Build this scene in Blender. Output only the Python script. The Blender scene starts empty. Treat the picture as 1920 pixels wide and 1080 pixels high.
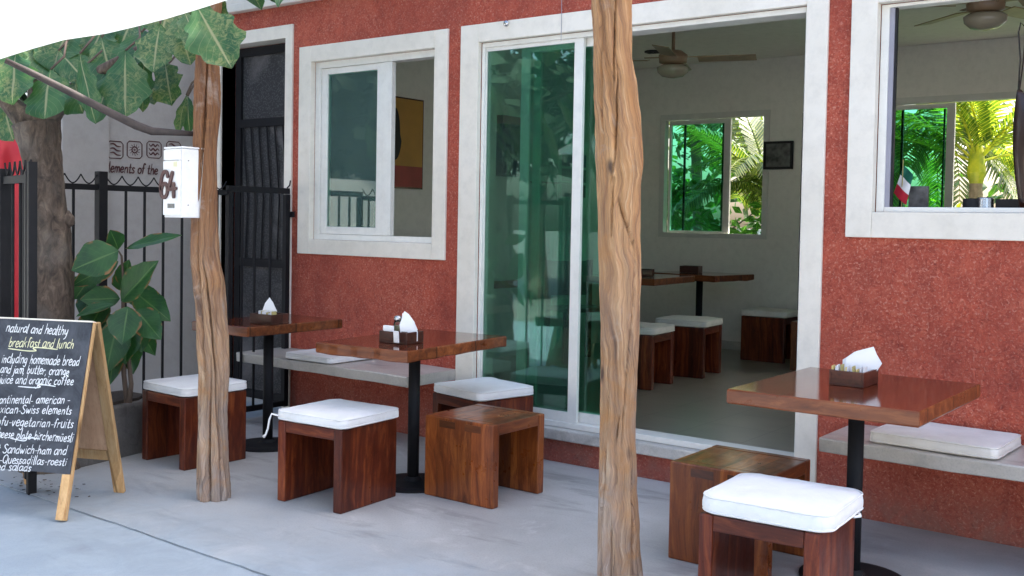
import bpy, math, random
from mathutils import Vector, noise, Matrix
R = math.radians
rnd = random.Random(7)
scene = bpy.context.scene
col = scene.collection

# ------------------------------------------------------------------ camera
FPX, CY, YAW, PITCH, ROLL = 1961.4, 485.2, -0.6469, -0.03512, 0.01808
CAM = Vector((0.0, -4.8885, 1.36))
_f = Vector((math.sin(YAW), math.cos(YAW), 0)); _r = Vector((math.cos(YAW), -math.sin(YAW), 0)); _u = Vector((0, 0, 1))
_f2 = _f*math.cos(PITCH)+_u*math.sin(PITCH); _u2 = _u*math.cos(PITCH)-_f*math.sin(PITCH)
_r3 = _r*math.cos(ROLL)+_u2*math.sin(ROLL); _u3 = _u2*math.cos(ROLL)-_r*math.sin(ROLL)
cam_data = bpy.data.cameras.new('camera'); cam = bpy.data.objects.new('camera', cam_data); col.objects.link(cam)
m = Matrix((( _r3.x, _u3.x, -_f2.x, CAM.x), (_r3.y, _u3.y, -_f2.y, CAM.y), (_r3.z, _u3.z, -_f2.z, CAM.z), (0, 0, 0, 1)))
cam.matrix_world = m
cam_data.sensor_fit = 'HORIZONTAL'; cam_data.sensor_width = 36.0
cam_data.lens = FPX/1920*36.0
cam_data.shift_y = (CY-540)/1920
cam_data.clip_start = 0.05; cam_data.clip_end = 500
scene.camera = cam

def ray(px, py): return _f2 + _r3*((px-960)/FPX) - _u3*((py-CY)/FPX)
def dp(px, py, d): return CAM + ray(px, py)*d          # point at depth d
def zp(px, py, z):
    d = ray(px, py); return CAM + d*((z-CAM.z)/d.z)
def yp(px, py, y):
    d = ray(px, py); return CAM + d*((y-CAM.y)/d.y)
def xp(px, py, x):
    d = ray(px, py); return CAM + d*((x-CAM.x)/d.x)

# ------------------------------------------------------------------ light
world = bpy.data.worlds.new("World"); scene.world = world; world.use_nodes = True
wn = world.node_tree; bg = wn.nodes['Background']
sky = wn.nodes.new('ShaderNodeTexSky'); sky.sky_type = 'NISHITA'; sky.sun_disc = False
SUN = Vector((0.35, 0.55, 0.80)).normalized()
sky.sun_elevation = math.asin(SUN.z); sky.sun_rotation = math.atan2(SUN.x, SUN.y)
sky.air_density = 1.0; sky.dust_density = 4.5; sky.ozone_density = 0.3
wn.links.new(sky.outputs[0], bg.inputs[0]); bg.inputs[1].default_value = 0.15
sun_data = bpy.data.lights.new('sun', 'SUN'); sun_data.energy = 4.2; sun_data.angle = R(0.5); sun_data.color = (1.0, 0.95, 0.86)
sun = bpy.data.objects.new('sun', sun_data); col.objects.link(sun)
sun.rotation_euler = SUN.to_track_quat('Z', 'Y').to_euler(); sun.location = (3, 6, 12)
scene.view_settings.view_transform = 'Standard'; scene.view_settings.look = 'None'
scene.view_settings.exposure = 2.12; scene.view_settings.gamma = 1.0
scene.cycles.max_bounces = 10; scene.cycles.diffuse_bounces = 6; scene.cycles.transparent_max_bounces = 24
scene.cycles.use_denoising = True
scene.cycles.sample_clamp_indirect = 6.0

# ------------------------------------------------------------------ node helper
class NT:
    def __init__(s, name):
        s.m = bpy.data.materials.new(name); s.m.use_nodes = True; s.t = s.m.node_tree; s.t.nodes.clear()
        s.out = s.t.nodes.new('ShaderNodeOutputMaterial')
    def n(s, typ, ins=None, **kw):
        nd = s.t.nodes.new(typ)
        for k, v in kw.items(): setattr(nd, k, v)
        for k, v in (ins or {}).items():
            i = nd.inputs[k]
            if hasattr(v, 'is_output') or isinstance(v, bpy.types.NodeSocket): s.t.links.new(v, i)
            else: i.default_value = v
        return nd
    def math(s, op, a, b=0.0, c=0.0):
        return s.n('ShaderNodeMath', {0: a, 1: b, 2: c}, operation=op).outputs[0]
    def mix(s, fac, a, b, bt='MIX'):
        nd = s.t.nodes.new('ShaderNodeMix'); nd.data_type = 'RGBA'; nd.blend_type = bt
        for i, v in ((0, fac), (6, a), (7, b)):
            if isinstance(v, bpy.types.NodeSocket): s.t.links.new(v, nd.inputs[i])
            else: nd.inputs[i].default_value = (tuple(v)+(1,) if i > 0 and len(v) == 3 else v)
        return nd.outputs[2]
    def ramp(s, fac, stops):
        nd = s.t.nodes.new('ShaderNodeValToRGB'); e = nd.color_ramp.elements
        while len(e) < len(stops): e.new(0.5)
        for el, (p, c) in zip(e, stops):
            el.position = p; el.color = tuple(c)+(1,) if not isinstance(c, (int, float)) else (c, c, c, 1)
        s.t.links.new(fac, nd.inputs[0]); return nd.outputs[0]
    def coord(s, kind='Object', scale=(1, 1, 1), rand=0.0):
        v = s.t.nodes.new('ShaderNodeTexCoord').outputs[kind]
        if rand:
            oi = s.t.nodes.new('ShaderNodeObjectInfo').outputs['Random']
            v = s.n('ShaderNodeVectorMath', {0: v, 1: s.n('ShaderNodeCombineXYZ', {0: s.math('MULTIPLY', oi, rand), 1: s.math('MULTIPLY', oi, rand*1.7), 2: s.math('MULTIPLY', oi, rand*.6)}).outputs[0]}, operation='ADD').outputs[0]
        return s.n('ShaderNodeMapping', {'Vector': v, 'Scale': scale}).outputs[0]
    def noise(s, v, scale, detail=4, rough=0.55, dist=0.0, out=0):
        return s.n('ShaderNodeTexNoise', {'Vector': v, 'Scale': scale, 'Detail': detail, 'Roughness': rough, 'Distortion': dist}).outputs[out]
    def bump(s, h, strength=0.3, dist=0.01, normal=None):
        d = {'Height': h, 'Strength': strength, 'Distance': dist}
        if normal is not None: d['Normal'] = normal
        return s.n('ShaderNodeBump', d).outputs[0]
    def bsdf(s, **kw):
        nd = s.t.nodes.new('ShaderNodeBsdfPrincipled')
        for k, v in kw.items():
            k = k.replace('_', ' ')
            i = nd.inputs[k]
            if isinstance(v, bpy.types.NodeSocket): s.t.links.new(v, i)
            else: i.default_value = (tuple(v)+(1,) if isinstance(v, tuple) and len(v) == 3 and i.type == 'RGBA' else v)
        s.t.links.new(nd.outputs[0], s.out.inputs[0]); return nd

M = {}
def plain(name, c, rough=0.5, metal=0.0, var=0.12, scale=12, bump=0.0, coat=0.0):
    t = NT(name); v = t.coord('Object', rand=3.0)
    n = t.noise(v, scale, 5)
    k = t.ramp(n, [(0.3, 1-var), (0.7, 1+0.0)])
    c2 = t.mix(1.0, c, k, 'MULTIPLY')
    kw = dict(Base_Color=c2, Roughness=rough, Metallic=metal)
    if bump: kw['Normal'] = t.bump(t.noise(v, scale*8, 3), bump, 0.004)
    if coat: kw['Coat_Weight'] = coat
    if name in ('black_steel', 'charcoal'): kw['Specular_IOR_Level'] = 0.2
    t.bsdf(**kw); M[name] = t.m; return t.m

def m_stucco():
    t = NT('red_stucco'); v = t.coord('Object')
    big = t.noise(v, 1.1, 4, 0.6); mid = t.noise(v, 7.0, 6, 0.7, 0.6); fine = t.noise(v, 48.0, 4, 0.7, 1.4); fleck = t.noise(v, 85.0, 2, 0.6, 0.5)
    base = t.ramp(mid, [(0.32, (0.32, 0.044, 0.023)), (0.5, (0.46, 0.070, 0.036)), (0.68, (0.56, 0.100, 0.050))])
    base = t.mix(t.ramp(big, [(0.35, 0.0), (0.7, 0.35)]), base, (0.50, 0.105, 0.065))
    brush = t.noise(t.n('ShaderNodeMapping', {'Vector': v, 'Rotation': (0, 0.6, 0), 'Scale': (1, 1, 0.5)}).outputs[0], 17.0, 5, 0.7, 1.8)
    base = t.mix(t.ramp(brush, [(0.52, 0.0), (0.68, 0.32)]), base, (0.62, 0.165, 0.095))
    base = t.mix(t.ramp(brush, [(0.30, 0.45), (0.44, 0.0)]), base, (0.19, 0.026, 0.018))
    amt = t.ramp(t.noise(v, 2.3, 4, 0.65), [(0.34, 0.45), (0.60, 1.0)])
    base = t.mix(t.math('MULTIPLY', amt, t.ramp(fine, [(0.48, 0.0), (0.62, 0.8)])), base, (0.58, 0.155, 0.092))
    base = t.mix(t.ramp(fine, [(0.28, 0.55), (0.44, 0.0)]), base, (0.12, 0.018, 0.013))
    base = t.mix(t.math('MULTIPLY', amt, t.ramp(fleck, [(0.56, 0.0), (0.66, 0.85)])), base, (0.70, 0.29, 0.205))
    patch = t.noise(v, 0.75, 5, 0.7, 1.5); base = t.mix(t.ramp(patch, [(0.35, 0.42), (0.52, 0.0)]), base, (0.25, 0.042, 0.028)); base = t.mix(t.ramp(patch, [(0.55, 0.0), (0.72, 0.30)]), base, (0.58, 0.17, 0.11))
    drip = t.noise(t.n('ShaderNodeMapping', {'Vector': v, 'Scale': (6.0, 1, 0.5)}).outputs[0], 1.6, 4, 0.6); base = t.mix(t.ramp(drip, [(0.60, 0.0), (0.74, 0.35)]), base, (0.22, 0.05, 0.038))
    z = t.n('ShaderNodeSeparateXYZ', {0: v}).outputs[2]
    dirt = t.math('MULTIPLY', t.ramp(z, [(0.0, 1.0), (0.30, 0.0)]), t.ramp(mid, [(0.35, 0.1), (0.6, 0.7)]))
    base = t.mix(dirt, base, (0.20, 0.13, 0.11))
    h = t.math('ADD', t.math('MULTIPLY', fine, 0.8), t.math('ADD', t.math('MULTIPLY', fleck, 0.35), t.math('ADD', t.math('MULTIPLY', mid, 0.5), t.math('MULTIPLY', brush, 0.9))))
    t.bsdf(Base_Color=base, Roughness=0.85, Normal=t.bump(h, 1.0, 0.018)); M['stucco'] = t.m
m_stucco()

def m_white(name, c, var=0.14, rough=0.55):
    t = NT(name); v = t.coord('Object')
    a = t.noise(v, 1.7, 5, 0.65); b = t.noise(v, 14, 6, 0.7)
    k = t.mix(t.ramp(a, [(0.4, 0.0), (0.75, 1.0)]), (1, 1, 1), (1-var, 1-var*1.05, 1-var*1.25), 'MIX')
    k2 = t.ramp(b, [(0.3, 0.90), (0.55, 1.0)])
    cc = t.mix(1.0, t.mix(1.0, c, k, 'MULTIPLY'), k2, 'MULTIPLY')
    t.bsdf(Base_Color=cc, Roughness=rough, Normal=t.bump(t.noise(v, 90, 3), 0.18, 0.004)); M[name] = t.m
m_white('white_paint', (0.77, 0.71, 0.62)); m_white('white_metal', (0.76, 0.74, 0.69), 0.06, 0.35)
m_white('room_wall', (0.74, 0.71, 0.67), 0.06, 0.8); m_white('neighbour_paint', (0.375, 0.35, 0.325), 0.12, 0.8)
m_white('bright_paint', (0.80, 0.80, 0.80), 0.05, 0.35); m_white('upper_paint', (0.52, 0.50, 0.53), 0.1, 0.8)
m_white('street_wall', (0.75, 0.74, 0.70), 0.12, 0.8)

def m_concrete(name, c1, c2, c3, sc=1.0, seed=0.0, sky_tint=None, gloss=1.0):
    t = NT(name); v = t.coord('Object')
    v = t.n('ShaderNodeVectorMath', {0: v, 1: (seed, seed*2, 0)}, operation='ADD').outputs[0]
    a = t.noise(v, 0.9*sc, 6, 0.62, 0.8); b = t.noise(v, 5*sc, 7, 0.7, 0.5); f = t.noise(v, 120, 3, 0.6)
    vs = t.n('ShaderNodeMapping', {'Vector': v, 'Rotation': (0, 0, 0.35), 'Scale': (1.0, 3.4, 1)}).outputs[0]
    st = t.noise(vs, 1.3*sc, 5, 0.65, 0.4)
    cc = t.mix(t.ramp(a, [(0.32, 0.0), (0.68, 1.0)]), c1, c2)
    cc = t.mix(t.ramp(b, [(0.50, 0.0), (0.72, 0.75)]), cc, c3)
    cc = t.mix(t.ramp(st, [(0.55, 0.0), (0.70, 0.75)]), cc, tuple(x*0.62 for x in c1))
    cc = t.mix(t.ramp(f, [(0.35, 0.25), (0.5, 0.0)]), cc, tuple(x*0.6 for x in c1))
    wh = t.noise(v, 2.6*sc, 6, 0.7, 1.0)
    cc = t.mix(t.ramp(wh, [(0.58, 0.0), (0.72, 0.42)]), cc, tuple(min(0.75, x*1.28) for x in c2))
    if sky_tint:  # bluish skylight painted into the concrete colour, graded along y
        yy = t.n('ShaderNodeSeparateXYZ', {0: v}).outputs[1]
        k = t.n('ShaderNodeMapRange', {0: t.math('ADD', t.math('SUBTRACT', yy, seed*2), t.math('MULTIPLY', t.math('SUBTRACT', wh, 0.5), 1.1)), 1: sky_tint[0], 2: sky_tint[1], 3: 0.0, 4: sky_tint[2]}).outputs[0]
        cc = t.mix(k, cc, t.mix(t.ramp(b, [(0.4, 0.0), (0.65, 1.0)]), sky_tint[3], tuple(q*1.25 for q in sky_tint[3])))
    rough = t.ramp(a, [(0.3, 0.5*gloss), (0.7, 0.75*gloss)])
    h = t.math('ADD', t.math('MULTIPLY', b, 1.0*gloss), t.math('MULTIPLY', f, 0.25))
    t.bsdf(Base_Color=cc, Roughness=rough, Normal=t.bump(h, 0.35, 0.008)); M[name] = t.m
m_concrete('patio_concrete', (0.315, 0.31, 0.305), (0.47, 0.465, 0.46), (0.37, 0.36, 0.35), sky_tint=(-1.5, -2.35, 1.0, (0.27, 0.315, 0.355)))
m_concrete('pavement_concrete', (0.20, 0.26, 0.325), (0.285, 0.355, 0.425), (0.245, 0.305, 0.365), 1.0, 5.0, (-3.1, -2.25, 1.0, (0.27, 0.315, 0.355)))  # pavement colour carries the blue of the open sky
m_concrete('bench_concrete', (0.41, 0.38, 0.335), (0.52, 0.48, 0.43), (0.44, 0.40, 0.35), 2.2, 2.0, gloss=0.55)
m_concrete('step_concrete', (0.42, 0.40, 0.37), (0.56, 0.53, 0.49), (0.34, 0.32, 0.29), 3.5, 9.0)
m_concrete('rough_concrete', (0.10, 0.095, 0.09), (0.17, 0.16, 0.15), (0.07, 0.065, 0.06), 4.0, 4.0)
m_concrete('asphalt', (0.14, 0.135, 0.13), (0.20, 0.19, 0.18), (0.16, 0.155, 0.15), 1.0, 8.0)
def m_tiles():
    t = NT('floor_tiles'); v = t.coord('Object')
    br = t.n('ShaderNodeTexBrick', {'Vector': v, 'Color1': (0.25, 0.225, 0.185, 1), 'Color2': (0.275, 0.245, 0.20, 1), 'Mortar': (0.19, 0.17, 0.14, 1), 'Scale': 1.0, 'Mortar Size': 0.004, 'Brick Width': 0.40, 'Row Height': 0.40}, offset=0.0)
    n = t.noise(v, 3, 5)
    cc = t.mix(1.0, br.outputs[0], t.ramp(n, [(0.3, 0.85), (0.7, 1.08)]), 'MULTIPLY')
    t.bsdf(Base_Color=cc, Roughness=0.28); M['floor_tiles'] = t.m
m_tiles()

def m_wood(name, axis, dark, mid, light, strips=9.0, rough=0.28, coat=0.6, knots=True, bumpk=0.15):
    """board wood: planks run along `axis`, each strip with a tint of its own"""
    t = NT(name); v = t.coord('Object', rand=7.0)
    sx = {'x': (1.2, 16, 16), 'y': (16, 1.2, 16), 'z': (16, 16, 1.2)}[axis]
    g = t.n('ShaderNodeMapping', {'Vector': v, 'Scale': sx}).outputs[0]
    wob = t.noise(v, 2.2, 2, out=1)
    g = t.n('ShaderNodeVectorMath', {0: g, 1: t.n('ShaderNodeVectorMath', {0: wob, 3: 1.6}, operation='SCALE').outputs[0]}, operation='ADD').outputs[0]
    grain = t.noise(g, 1.6, 7, 0.68, 0.5); fine = t.noise(g, 7.0, 3, 0.6)
    sep = t.n('ShaderNodeSeparateXYZ', {0: v})
    a, b = {'x': (1, 2), 'y': (0, 2), 'z': (0, 1)}[axis]
    cell = t.math('ADD', t.math('FLOOR', t.math('MULTIPLY', sep.outputs[a], strips)), t.math('MULTIPLY', t.math('FLOOR', t.math('MULTIPLY', sep.outputs[b], strips)), 17.3))
    seam = t.ramp(t.math('ABSOLUTE', t.math('SUBTRACT', t.math('FRACT', t.math('MULTIPLY', sep.outputs[a], strips)), 0.5)), [(0.474, 0.0), (0.494, 0.75)])
    wnz = t.n('ShaderNodeTexWhiteNoise', {'W': cell}, noise_dimensions='1D').outputs[0]
    cc = t.ramp(grain, [(0.28, dark), (0.5, mid), (0.74, light)])
    cc = t.mix(1.0, cc, t.ramp(wnz, [(0.0, 0.62), (1.0, 1.28)]), 'MULTIPLY')
    cc = t.mix(t.ramp(fine, [(0.55, 0.0), (0.75, 0.35)]), cc, tuple(x*0.45 for x in dark))
    cc = t.mix(seam, cc, tuple(x*0.3 for x in dark))
    wear = t.noise(v, 6, 5, 0.7)
    scr = t.noise(v, 30, 6, 0.75, 2.0); cc = t.mix(t.ramp(scr, [(0.62, 0.0), (0.72, 0.45)]), cc, light)
    rr = t.ramp(wear, [(0.3, rough*0.75), (0.7, rough*1.6)])
    t.bsdf(Base_Color=cc, Roughness=rr, Specular_IOR_Level=0.24, Coat_Weight=coat, Coat_Roughness=0.12, Normal=t.bump(grain, bumpk, 0.003)); M[name] = t.m
for ax in 'xyz':
    m_wood('stool_wood_'+ax, ax, (0.032, 0.0050, 0.0028), (0.105, 0.018, 0.006), (0.27, 0.066, 0.017), rough=0.34, coat=0.3)
    m_wood('amber_wood_'+ax, ax, (0.058, 0.013, 0.0045), (0.185, 0.046, 0.011), (0.38, 0.125, 0.028), rough=0.3, coat=0.4)
m_wood('tenon_wood', 'y', (0.030, 0.009, 0.004), (0.075, 0.022, 0.008), (0.12, 0.04, 0.012))
m_wood('table_wood', 'y', (0.050, 0.009, 0.004), (0.120, 0.023, 0.008), (0.185, 0.046, 0.014), 7.0, 0.08, 0.3, bumpk=0.04)
m_wood('table_edge_wood', 'x', (0.065, 0.017, 0.006), (0.165, 0.045, 0.013), (0.31, 0.105, 0.033), 3.0, 0.3, 0.3)
m_wood('dark_wood', 'z', (0.010, 0.004, 0.003), (0.022, 0.008, 0.005), (0.045, 0.016, 0.009), 8.0)
m_wood('caddy_wood', 'x', (0.035, 0.012, 0.009), (0.070, 0.022, 0.014), (0.10, 0.035, 0.02), 5.0, 0.35, 0.3)
m_wood('pine_wood', 'z', (0.40, 0.22, 0.09), (0.55, 0.34, 0.16), (0.66, 0.45, 0.24), 3.0, 0.6, 0.0)
m_wood('plywood', 'z', (0.36, 0.20, 0.11), (0.46, 0.27, 0.16), (0.54, 0.34, 0.21), 0.7, 0.65, 0.0)

def m_post(name, top):
    t = NT('weathered_trunk_wood'); v = t.coord('Object', rand=5.0)
    tw = t.n('ShaderNodeTexCoord').outputs['UV']           # u round the trunk, v along it
    sp = t.n('ShaderNodeSeparateXYZ', {0: tw}); U, Z = sp.outputs[0], sp.outputs[1]
    z = t.n('ShaderNodeSeparateXYZ', {0: t.coord('Object')}).outputs[2]
    wob = t.math('ADD', t.math('MULTIPLY', t.noise(v, 1.5, 3, 0.5), 0.45), t.math('MULTIPLY', t.noise(v, 6.0, 3, 0.6), 0.07))
    ang = t.math('MULTIPLY', t.math('ADD', t.math('ADD', U, t.math('MULTIPLY', Z, 0.10)), wob), 6.28318)
    cx = t.math('COSINE', ang); sx = t.math('SINE', ang)
    def streak(k, zs, detail, rough):
        q = t.n('ShaderNodeCombineXYZ', {0: t.math('MULTIPLY', cx, k), 1: t.math('MULTIPLY', sx, k), 2: t.math('MULTIPLY', Z, zs)}).outputs[0]
        return t.noise(q, 1.0, detail, rough)
    gr = streak(2.2, 1.7, 6, 0.62); fi = streak(7.0, 3.0, 6, 0.7); hair = streak(20.0, 4.0, 3, 0.6)
    pat = t.noise(v, 3.0, 4, 0.6)
    cc = t.ramp(gr, [(0.27, (0.17, 0.075, 0.032)), (0.40, (0.37, 0.18, 0.070)), (0.56, (0.50, 0.275, 0.118)), (0.74, (0.58, 0.37, 0.19))])
    cc = t.mix(t.ramp(fi, [(0.36, 0.75), (0.52, 0.0)]), cc, (0.20, 0.105, 0.06))
    cc = t.mix(t.ramp(fi, [(0.56, 0.0), (0.70, 0.6)]), cc, (0.62, 0.46, 0.30))
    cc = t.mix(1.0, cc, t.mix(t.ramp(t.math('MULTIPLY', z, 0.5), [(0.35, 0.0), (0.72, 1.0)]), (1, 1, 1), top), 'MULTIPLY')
    low = t.ramp(t.math('MULTIPLY', z, 0.5), [(0.0, 1.0), (0.22, 0.85), (0.42, 0.35), (0.72, 0.0)])
    grey = t.ramp(fi, [(0.32, (0.15, 0.13, 0.12)), (0.55, (0.34, 0.30, 0.28)), (0.72, (0.47, 0.42, 0.39))])
    cc = t.mix(t.math('MULTIPLY', low, t.ramp(pat, [(0.32, 0.25), (0.60, 0.95)])), cc, grey)
    ob = t.noise(v, 4.5, 5, 0.65, 0.8); cc = t.mix(t.ramp(ob, [(0.54, 0.0), (0.68, 0.75)]), cc, (0.42, 0.20, 0.07)); cc = t.mix(t.ramp(ob, [(0.30, 0.6), (0.42, 0.0)]), cc, (0.44, 0.36, 0.31))
    kn = t.n('ShaderNodeTexVoronoi', {'Vector': t.n('ShaderNodeMapping', {'Vector': v, 'Scale': (1, 1, 0.55)}).outputs[0], 'Scale': 6.5}).outputs[0]; cc = t.mix(t.ramp(kn, [(0.05, 0.9), (0.14, 0.0)]), cc, (0.06, 0.03, 0.02))
    cc = t.mix(t.ramp(gr, [(0.18, 0.95), (0.33, 0.0)]), cc, (0.05, 0.028, 0.018))
    cc = t.mix(t.ramp(hair, [(0.30, 0.65), (0.40, 0.0)]), cc, (0.07, 0.042, 0.028))
    h = t.math('ADD', t.math('MULTIPLY', gr, 1.2), t.math('ADD', t.math('MULTIPLY', fi, 0.7), t.math('MULTIPLY', hair, 0.25)))
    t.bsdf(Base_Color=cc, Roughness=0.62, Normal=t.bump(h, 1.0, 0.018)); M[name] = t.m
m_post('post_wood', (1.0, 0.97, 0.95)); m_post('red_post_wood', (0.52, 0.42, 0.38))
def m_bark():
    t = NT('grey_bark'); v = t.coord('Object')
    g = t.n('ShaderNodeMapping', {'Vector': v, 'Scale': (1, 1, 0.45)}).outputs[0]
    a = t.noise(g, 22, 6, 0.7, 1.0); b = t.noise(v, 4, 4)
    cc = t.ramp(a, [(0.3, (0.028, 0.020, 0.015)), (0.5, (0.090, 0.064, 0.048)), (0.72, (0.20, 0.15, 0.11))])
    cc = t.mix(t.ramp(b, [(0.5, 0.0), (0.7, 0.5)]), cc, (0.16, 0.15, 0.135))
    t.bsdf(Base_Color=cc, Roughness=0.9, Normal=t.bump(a, 0.9, 0.015)); M['bark'] = t.m
m_bark()

def m_cushion():
    t = NT('white_canvas'); v = t.coord('Object', rand=3.0)
    n = t.noise(v, 5, 5, 0.6); w = t.noise(v, 420, 2)
    cc = t.mix(t.ramp(n, [(0.42, 0.0), (0.75, 1.0)]), (0.76, 0.76, 0.755), (0.66, 0.655, 0.645))
    t.bsdf(Base_Color=cc, Roughness=0.9, Normal=t.bump(t.math('ADD', t.math('MULTIPLY', n, 2.0), t.math('MULTIPLY', w, 0.12)), 0.55, 0.016), Sheen_Weight=0.2); M['cushion'] = t.m
m_cushion()
def m_seat_cream():
    t = NT('cream_canvas'); v = t.coord('Object', rand=3.0)
    n = t.noise(v, 6, 5, 0.65)
    cc = t.mix(t.ramp(n, [(0.35, 0.0), (0.7, 1.0)]), (0.74, 0.71, 0.66), (0.62, 0.58, 0.53))
    t.bsdf(Base_Color=cc, Roughness=0.9, Normal=t.bump(n, 0.3, 0.01)); M['cream'] = t.m
m_seat_cream()

def m_glass(name, tint, k=1.0, rough=0.0, film=0.0):
    t = NT(name)
    tr = t.n('ShaderNodeBsdfTransparent', {'Color': tuple(tint)+(1,)}).outputs[0]
    gl = t.n('ShaderNodeBsdfGlossy', {'Color': (0.85, 1.0, 0.97, 1), 'Roughness': rough}).outputs[0]
    fr = t.n('ShaderNodeFresnel', {'IOR': 1.55}).outputs[0]
    fr = t.math('MULTIPLY', fr, k)
    if film:
        v = t.coord('Object'); dn = t.noise(v, 2.2, 5, 0.65)
        df = t.n('ShaderNodeBsdfDiffuse', {'Color': (0.38, 0.66, 0.58, 1)}).outputs[0]
        tr = t.n('ShaderNodeMixShader', {0: t.math('MULTIPLY', film, t.ramp(dn, [(0.3, 0.75), (0.7, 1.0)])), 1: tr, 2: df}).outputs[0]
    mx = t.n('ShaderNodeMixShader', {0: fr, 1: tr, 2: gl}).outputs[0]
    t.t.links.new(mx, t.out.inputs[0]); M[name] = t.m
m_glass('green_glass', (0.54, 0.74, 0.67), 1.1, film=0.034); m_glass('pale_green_glass', (0.64, 0.86, 0.79), 0.7)
m_glass('window_glass', (0.50, 0.74, 0.66), 1.2, film=0.16); m_glass('teal_glass', (0.36, 0.74, 0.60), 0.6); m_glass('clear_glass', (0.86, 0.92, 0.90), 1.0)

def m_leaf(name, c1, c2, vein, mott=0.0, mottc=(0.55, 0.5, 0.25), trans=0.35, rough=0.4, rim=0.0):
    t = NT(name)
    uv = t.n('ShaderNodeUVMap').outputs[0]; sp = t.n('ShaderNodeSeparateXYZ', {0: uv})
    u, w = sp.outputs[0], sp.outputs[1]           # u along the leaf, w across (0.5 = midrib)
    v = t.coord('Object', rand=2.0)
    d = t.math('ABSOLUTE', t.math('SUBTRACT', w, 0.5))
    n = t.noise(v, 9, 5, 0.6)
    cc = t.mix(t.ramp(n, [(0.35, 0.0), (0.65, 1.0)]), c1, c2)
    ph = t.math('SUBTRACT', t.math('MULTIPLY', u, 9.0), t.math('MULTIPLY', d, 6.0))
    fr = t.math('ABSOLUTE', t.math('SUBTRACT', t.math('FRACT', ph), 0.5))
    sv = t.ramp(fr, [(0.0, 1.0), (0.06, 0.0)])
    if mott:
        mn = t.noise(v, 26, 5, 0.75, 1.5); md = t.noise(v, 3.5, 2)
        mk = t.math('MULTIPLY', t.ramp(mn, [(0.46, 0.0), (0.60, 0.9)]), t.ramp(md, [(0.44, 0.0), (0.58, mott)]))
        cc = t.mix(mk, cc, mottc)
    cc = t.mix(t.math('MULTIPLY', sv, 0.35), cc, vein)
    cc = t.mix(t.ramp(d, [(0.012, 1.0), (0.035, 0.0)]), cc, vein)
    if rim:
        rn = t.noise(v, 14, 3)
        rk = t.math('MULTIPLY', t.ramp(d, [(0.40, 0.0), (0.47, rim)]), t.ramp(rn, [(0.5, 0.0), (0.6, 1.0)]))
        cc = t.mix(rk, cc, (0.30, 0.13, 0.05))
    p = t.bsdf(Base_Color=cc, Roughness=rough, Normal=t.bump(t.math('ADD', sv, t.noise(v, 30, 3)), 0.25, 0.004))
    tl = t.n('ShaderNodeBsdfTranslucent', {'Color': t.mix(1.0, cc, (1.5, 1.6, 0.7), 'MULTIPLY')}).outputs[0]
    mx = t.n('ShaderNodeMixShader', {0: trans, 1: p.outputs[0], 2: tl}).outputs[0]
    t.t.links.new(mx, t.out.inputs[0]); M[name] = t.m
m_leaf('tree_leaf', (0.020, 0.080, 0.028), (0.055, 0.140, 0.045), (0.27, 0.28, 0.15), 0.85, (0.22, 0.245, 0.10), 0.36)
m_leaf('plant_leaf', (0.016, 0.066, 0.022), (0.034, 0.115, 0.032), (0.08, 0.17, 0.055), 0.0, trans=0.3, rim=0.9)
m_leaf('garden_leaf', (0.028, 0.10, 0.02), (0.08, 0.22, 0.045), (0.2, 0.4, 0.1), 0.0, trans=0.5, rough=0.22)
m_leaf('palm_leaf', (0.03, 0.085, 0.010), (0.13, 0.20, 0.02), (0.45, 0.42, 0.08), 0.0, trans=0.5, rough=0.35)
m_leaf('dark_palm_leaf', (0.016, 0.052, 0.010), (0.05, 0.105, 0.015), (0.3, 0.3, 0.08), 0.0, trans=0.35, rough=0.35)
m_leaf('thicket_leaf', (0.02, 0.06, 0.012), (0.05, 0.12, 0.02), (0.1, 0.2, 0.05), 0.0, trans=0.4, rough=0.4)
m_leaf('yellow_palm_leaf', (0.26, 0.32, 0.02), (0.55, 0.50, 0.04), (0.6, 0.5, 0.1), 0.0, trans=0.5, rough=0.35)
m_leaf('street_leaf', (0.010, 0.024, 0.013), (0.020, 0.042, 0.022), (0.03, 0.05, 0.025), 0.0, trans=0.12, rough=0.7)

def m_awning():
    t = NT('white_awning_cloth'); v = t.coord('Object')
    n = t.noise(v, 3, 4)
    cc = t.mix(t.ramp(n, [(0.3, 0.0), (0.7, 1.0)]), (0.86, 0.88, 0.88), (0.80, 0.83, 0.84))
    d = t.n('ShaderNodeBsdfDiffuse', {'Color': cc}).outputs[0]; tl = t.n('ShaderNodeBsdfTranslucent', {'Color': cc}).outputs[0]
    mx = t.n('ShaderNodeMixShader', {0: 0.5, 1: d, 2: tl}).outputs[0]; t.t.links.new(mx, t.out.inputs[0]); M['awning'] = t.m
m_awning()
def m_screen():
    t = NT('dark_wire_screen'); v = t.coord('Object')
    w1 = t.n('ShaderNodeTexVoronoi', {'Vector': v, 'Scale': 75.0}).outputs[0]
    n = t.noise(v, 2.2, 4, 0.6, 1.0)
    cc = t.mix(t.ramp(w1, [(0.25, 0.0), (0.5, 1.0)]), (0.055, 0.053, 0.056), (0.016, 0.016, 0.018))
    cc = t.mix(t.ramp(n, [(0.5, 0.0), (0.68, 0.8)]), cc, (0.12, 0.112, 0.112))
    t.bsdf(Base_Color=cc, Roughness=0.7); M['screen'] = t.m
m_screen()
def m_chalkboard():
    t = NT('slate_board'); v = t.coord('Object')
    n = t.noise(v, 7, 6, 0.7, 1.0)
    cc = t.mix(t.ramp(n, [(0.38, 0.0), (0.72, 1.0)]), (0.018, 0.022, 0.033), (0.075, 0.083, 0.100))
    t.bsdf(Base_Color=cc, Roughness=0.6); M['slate'] = t.m
m_chalkboard()
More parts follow.
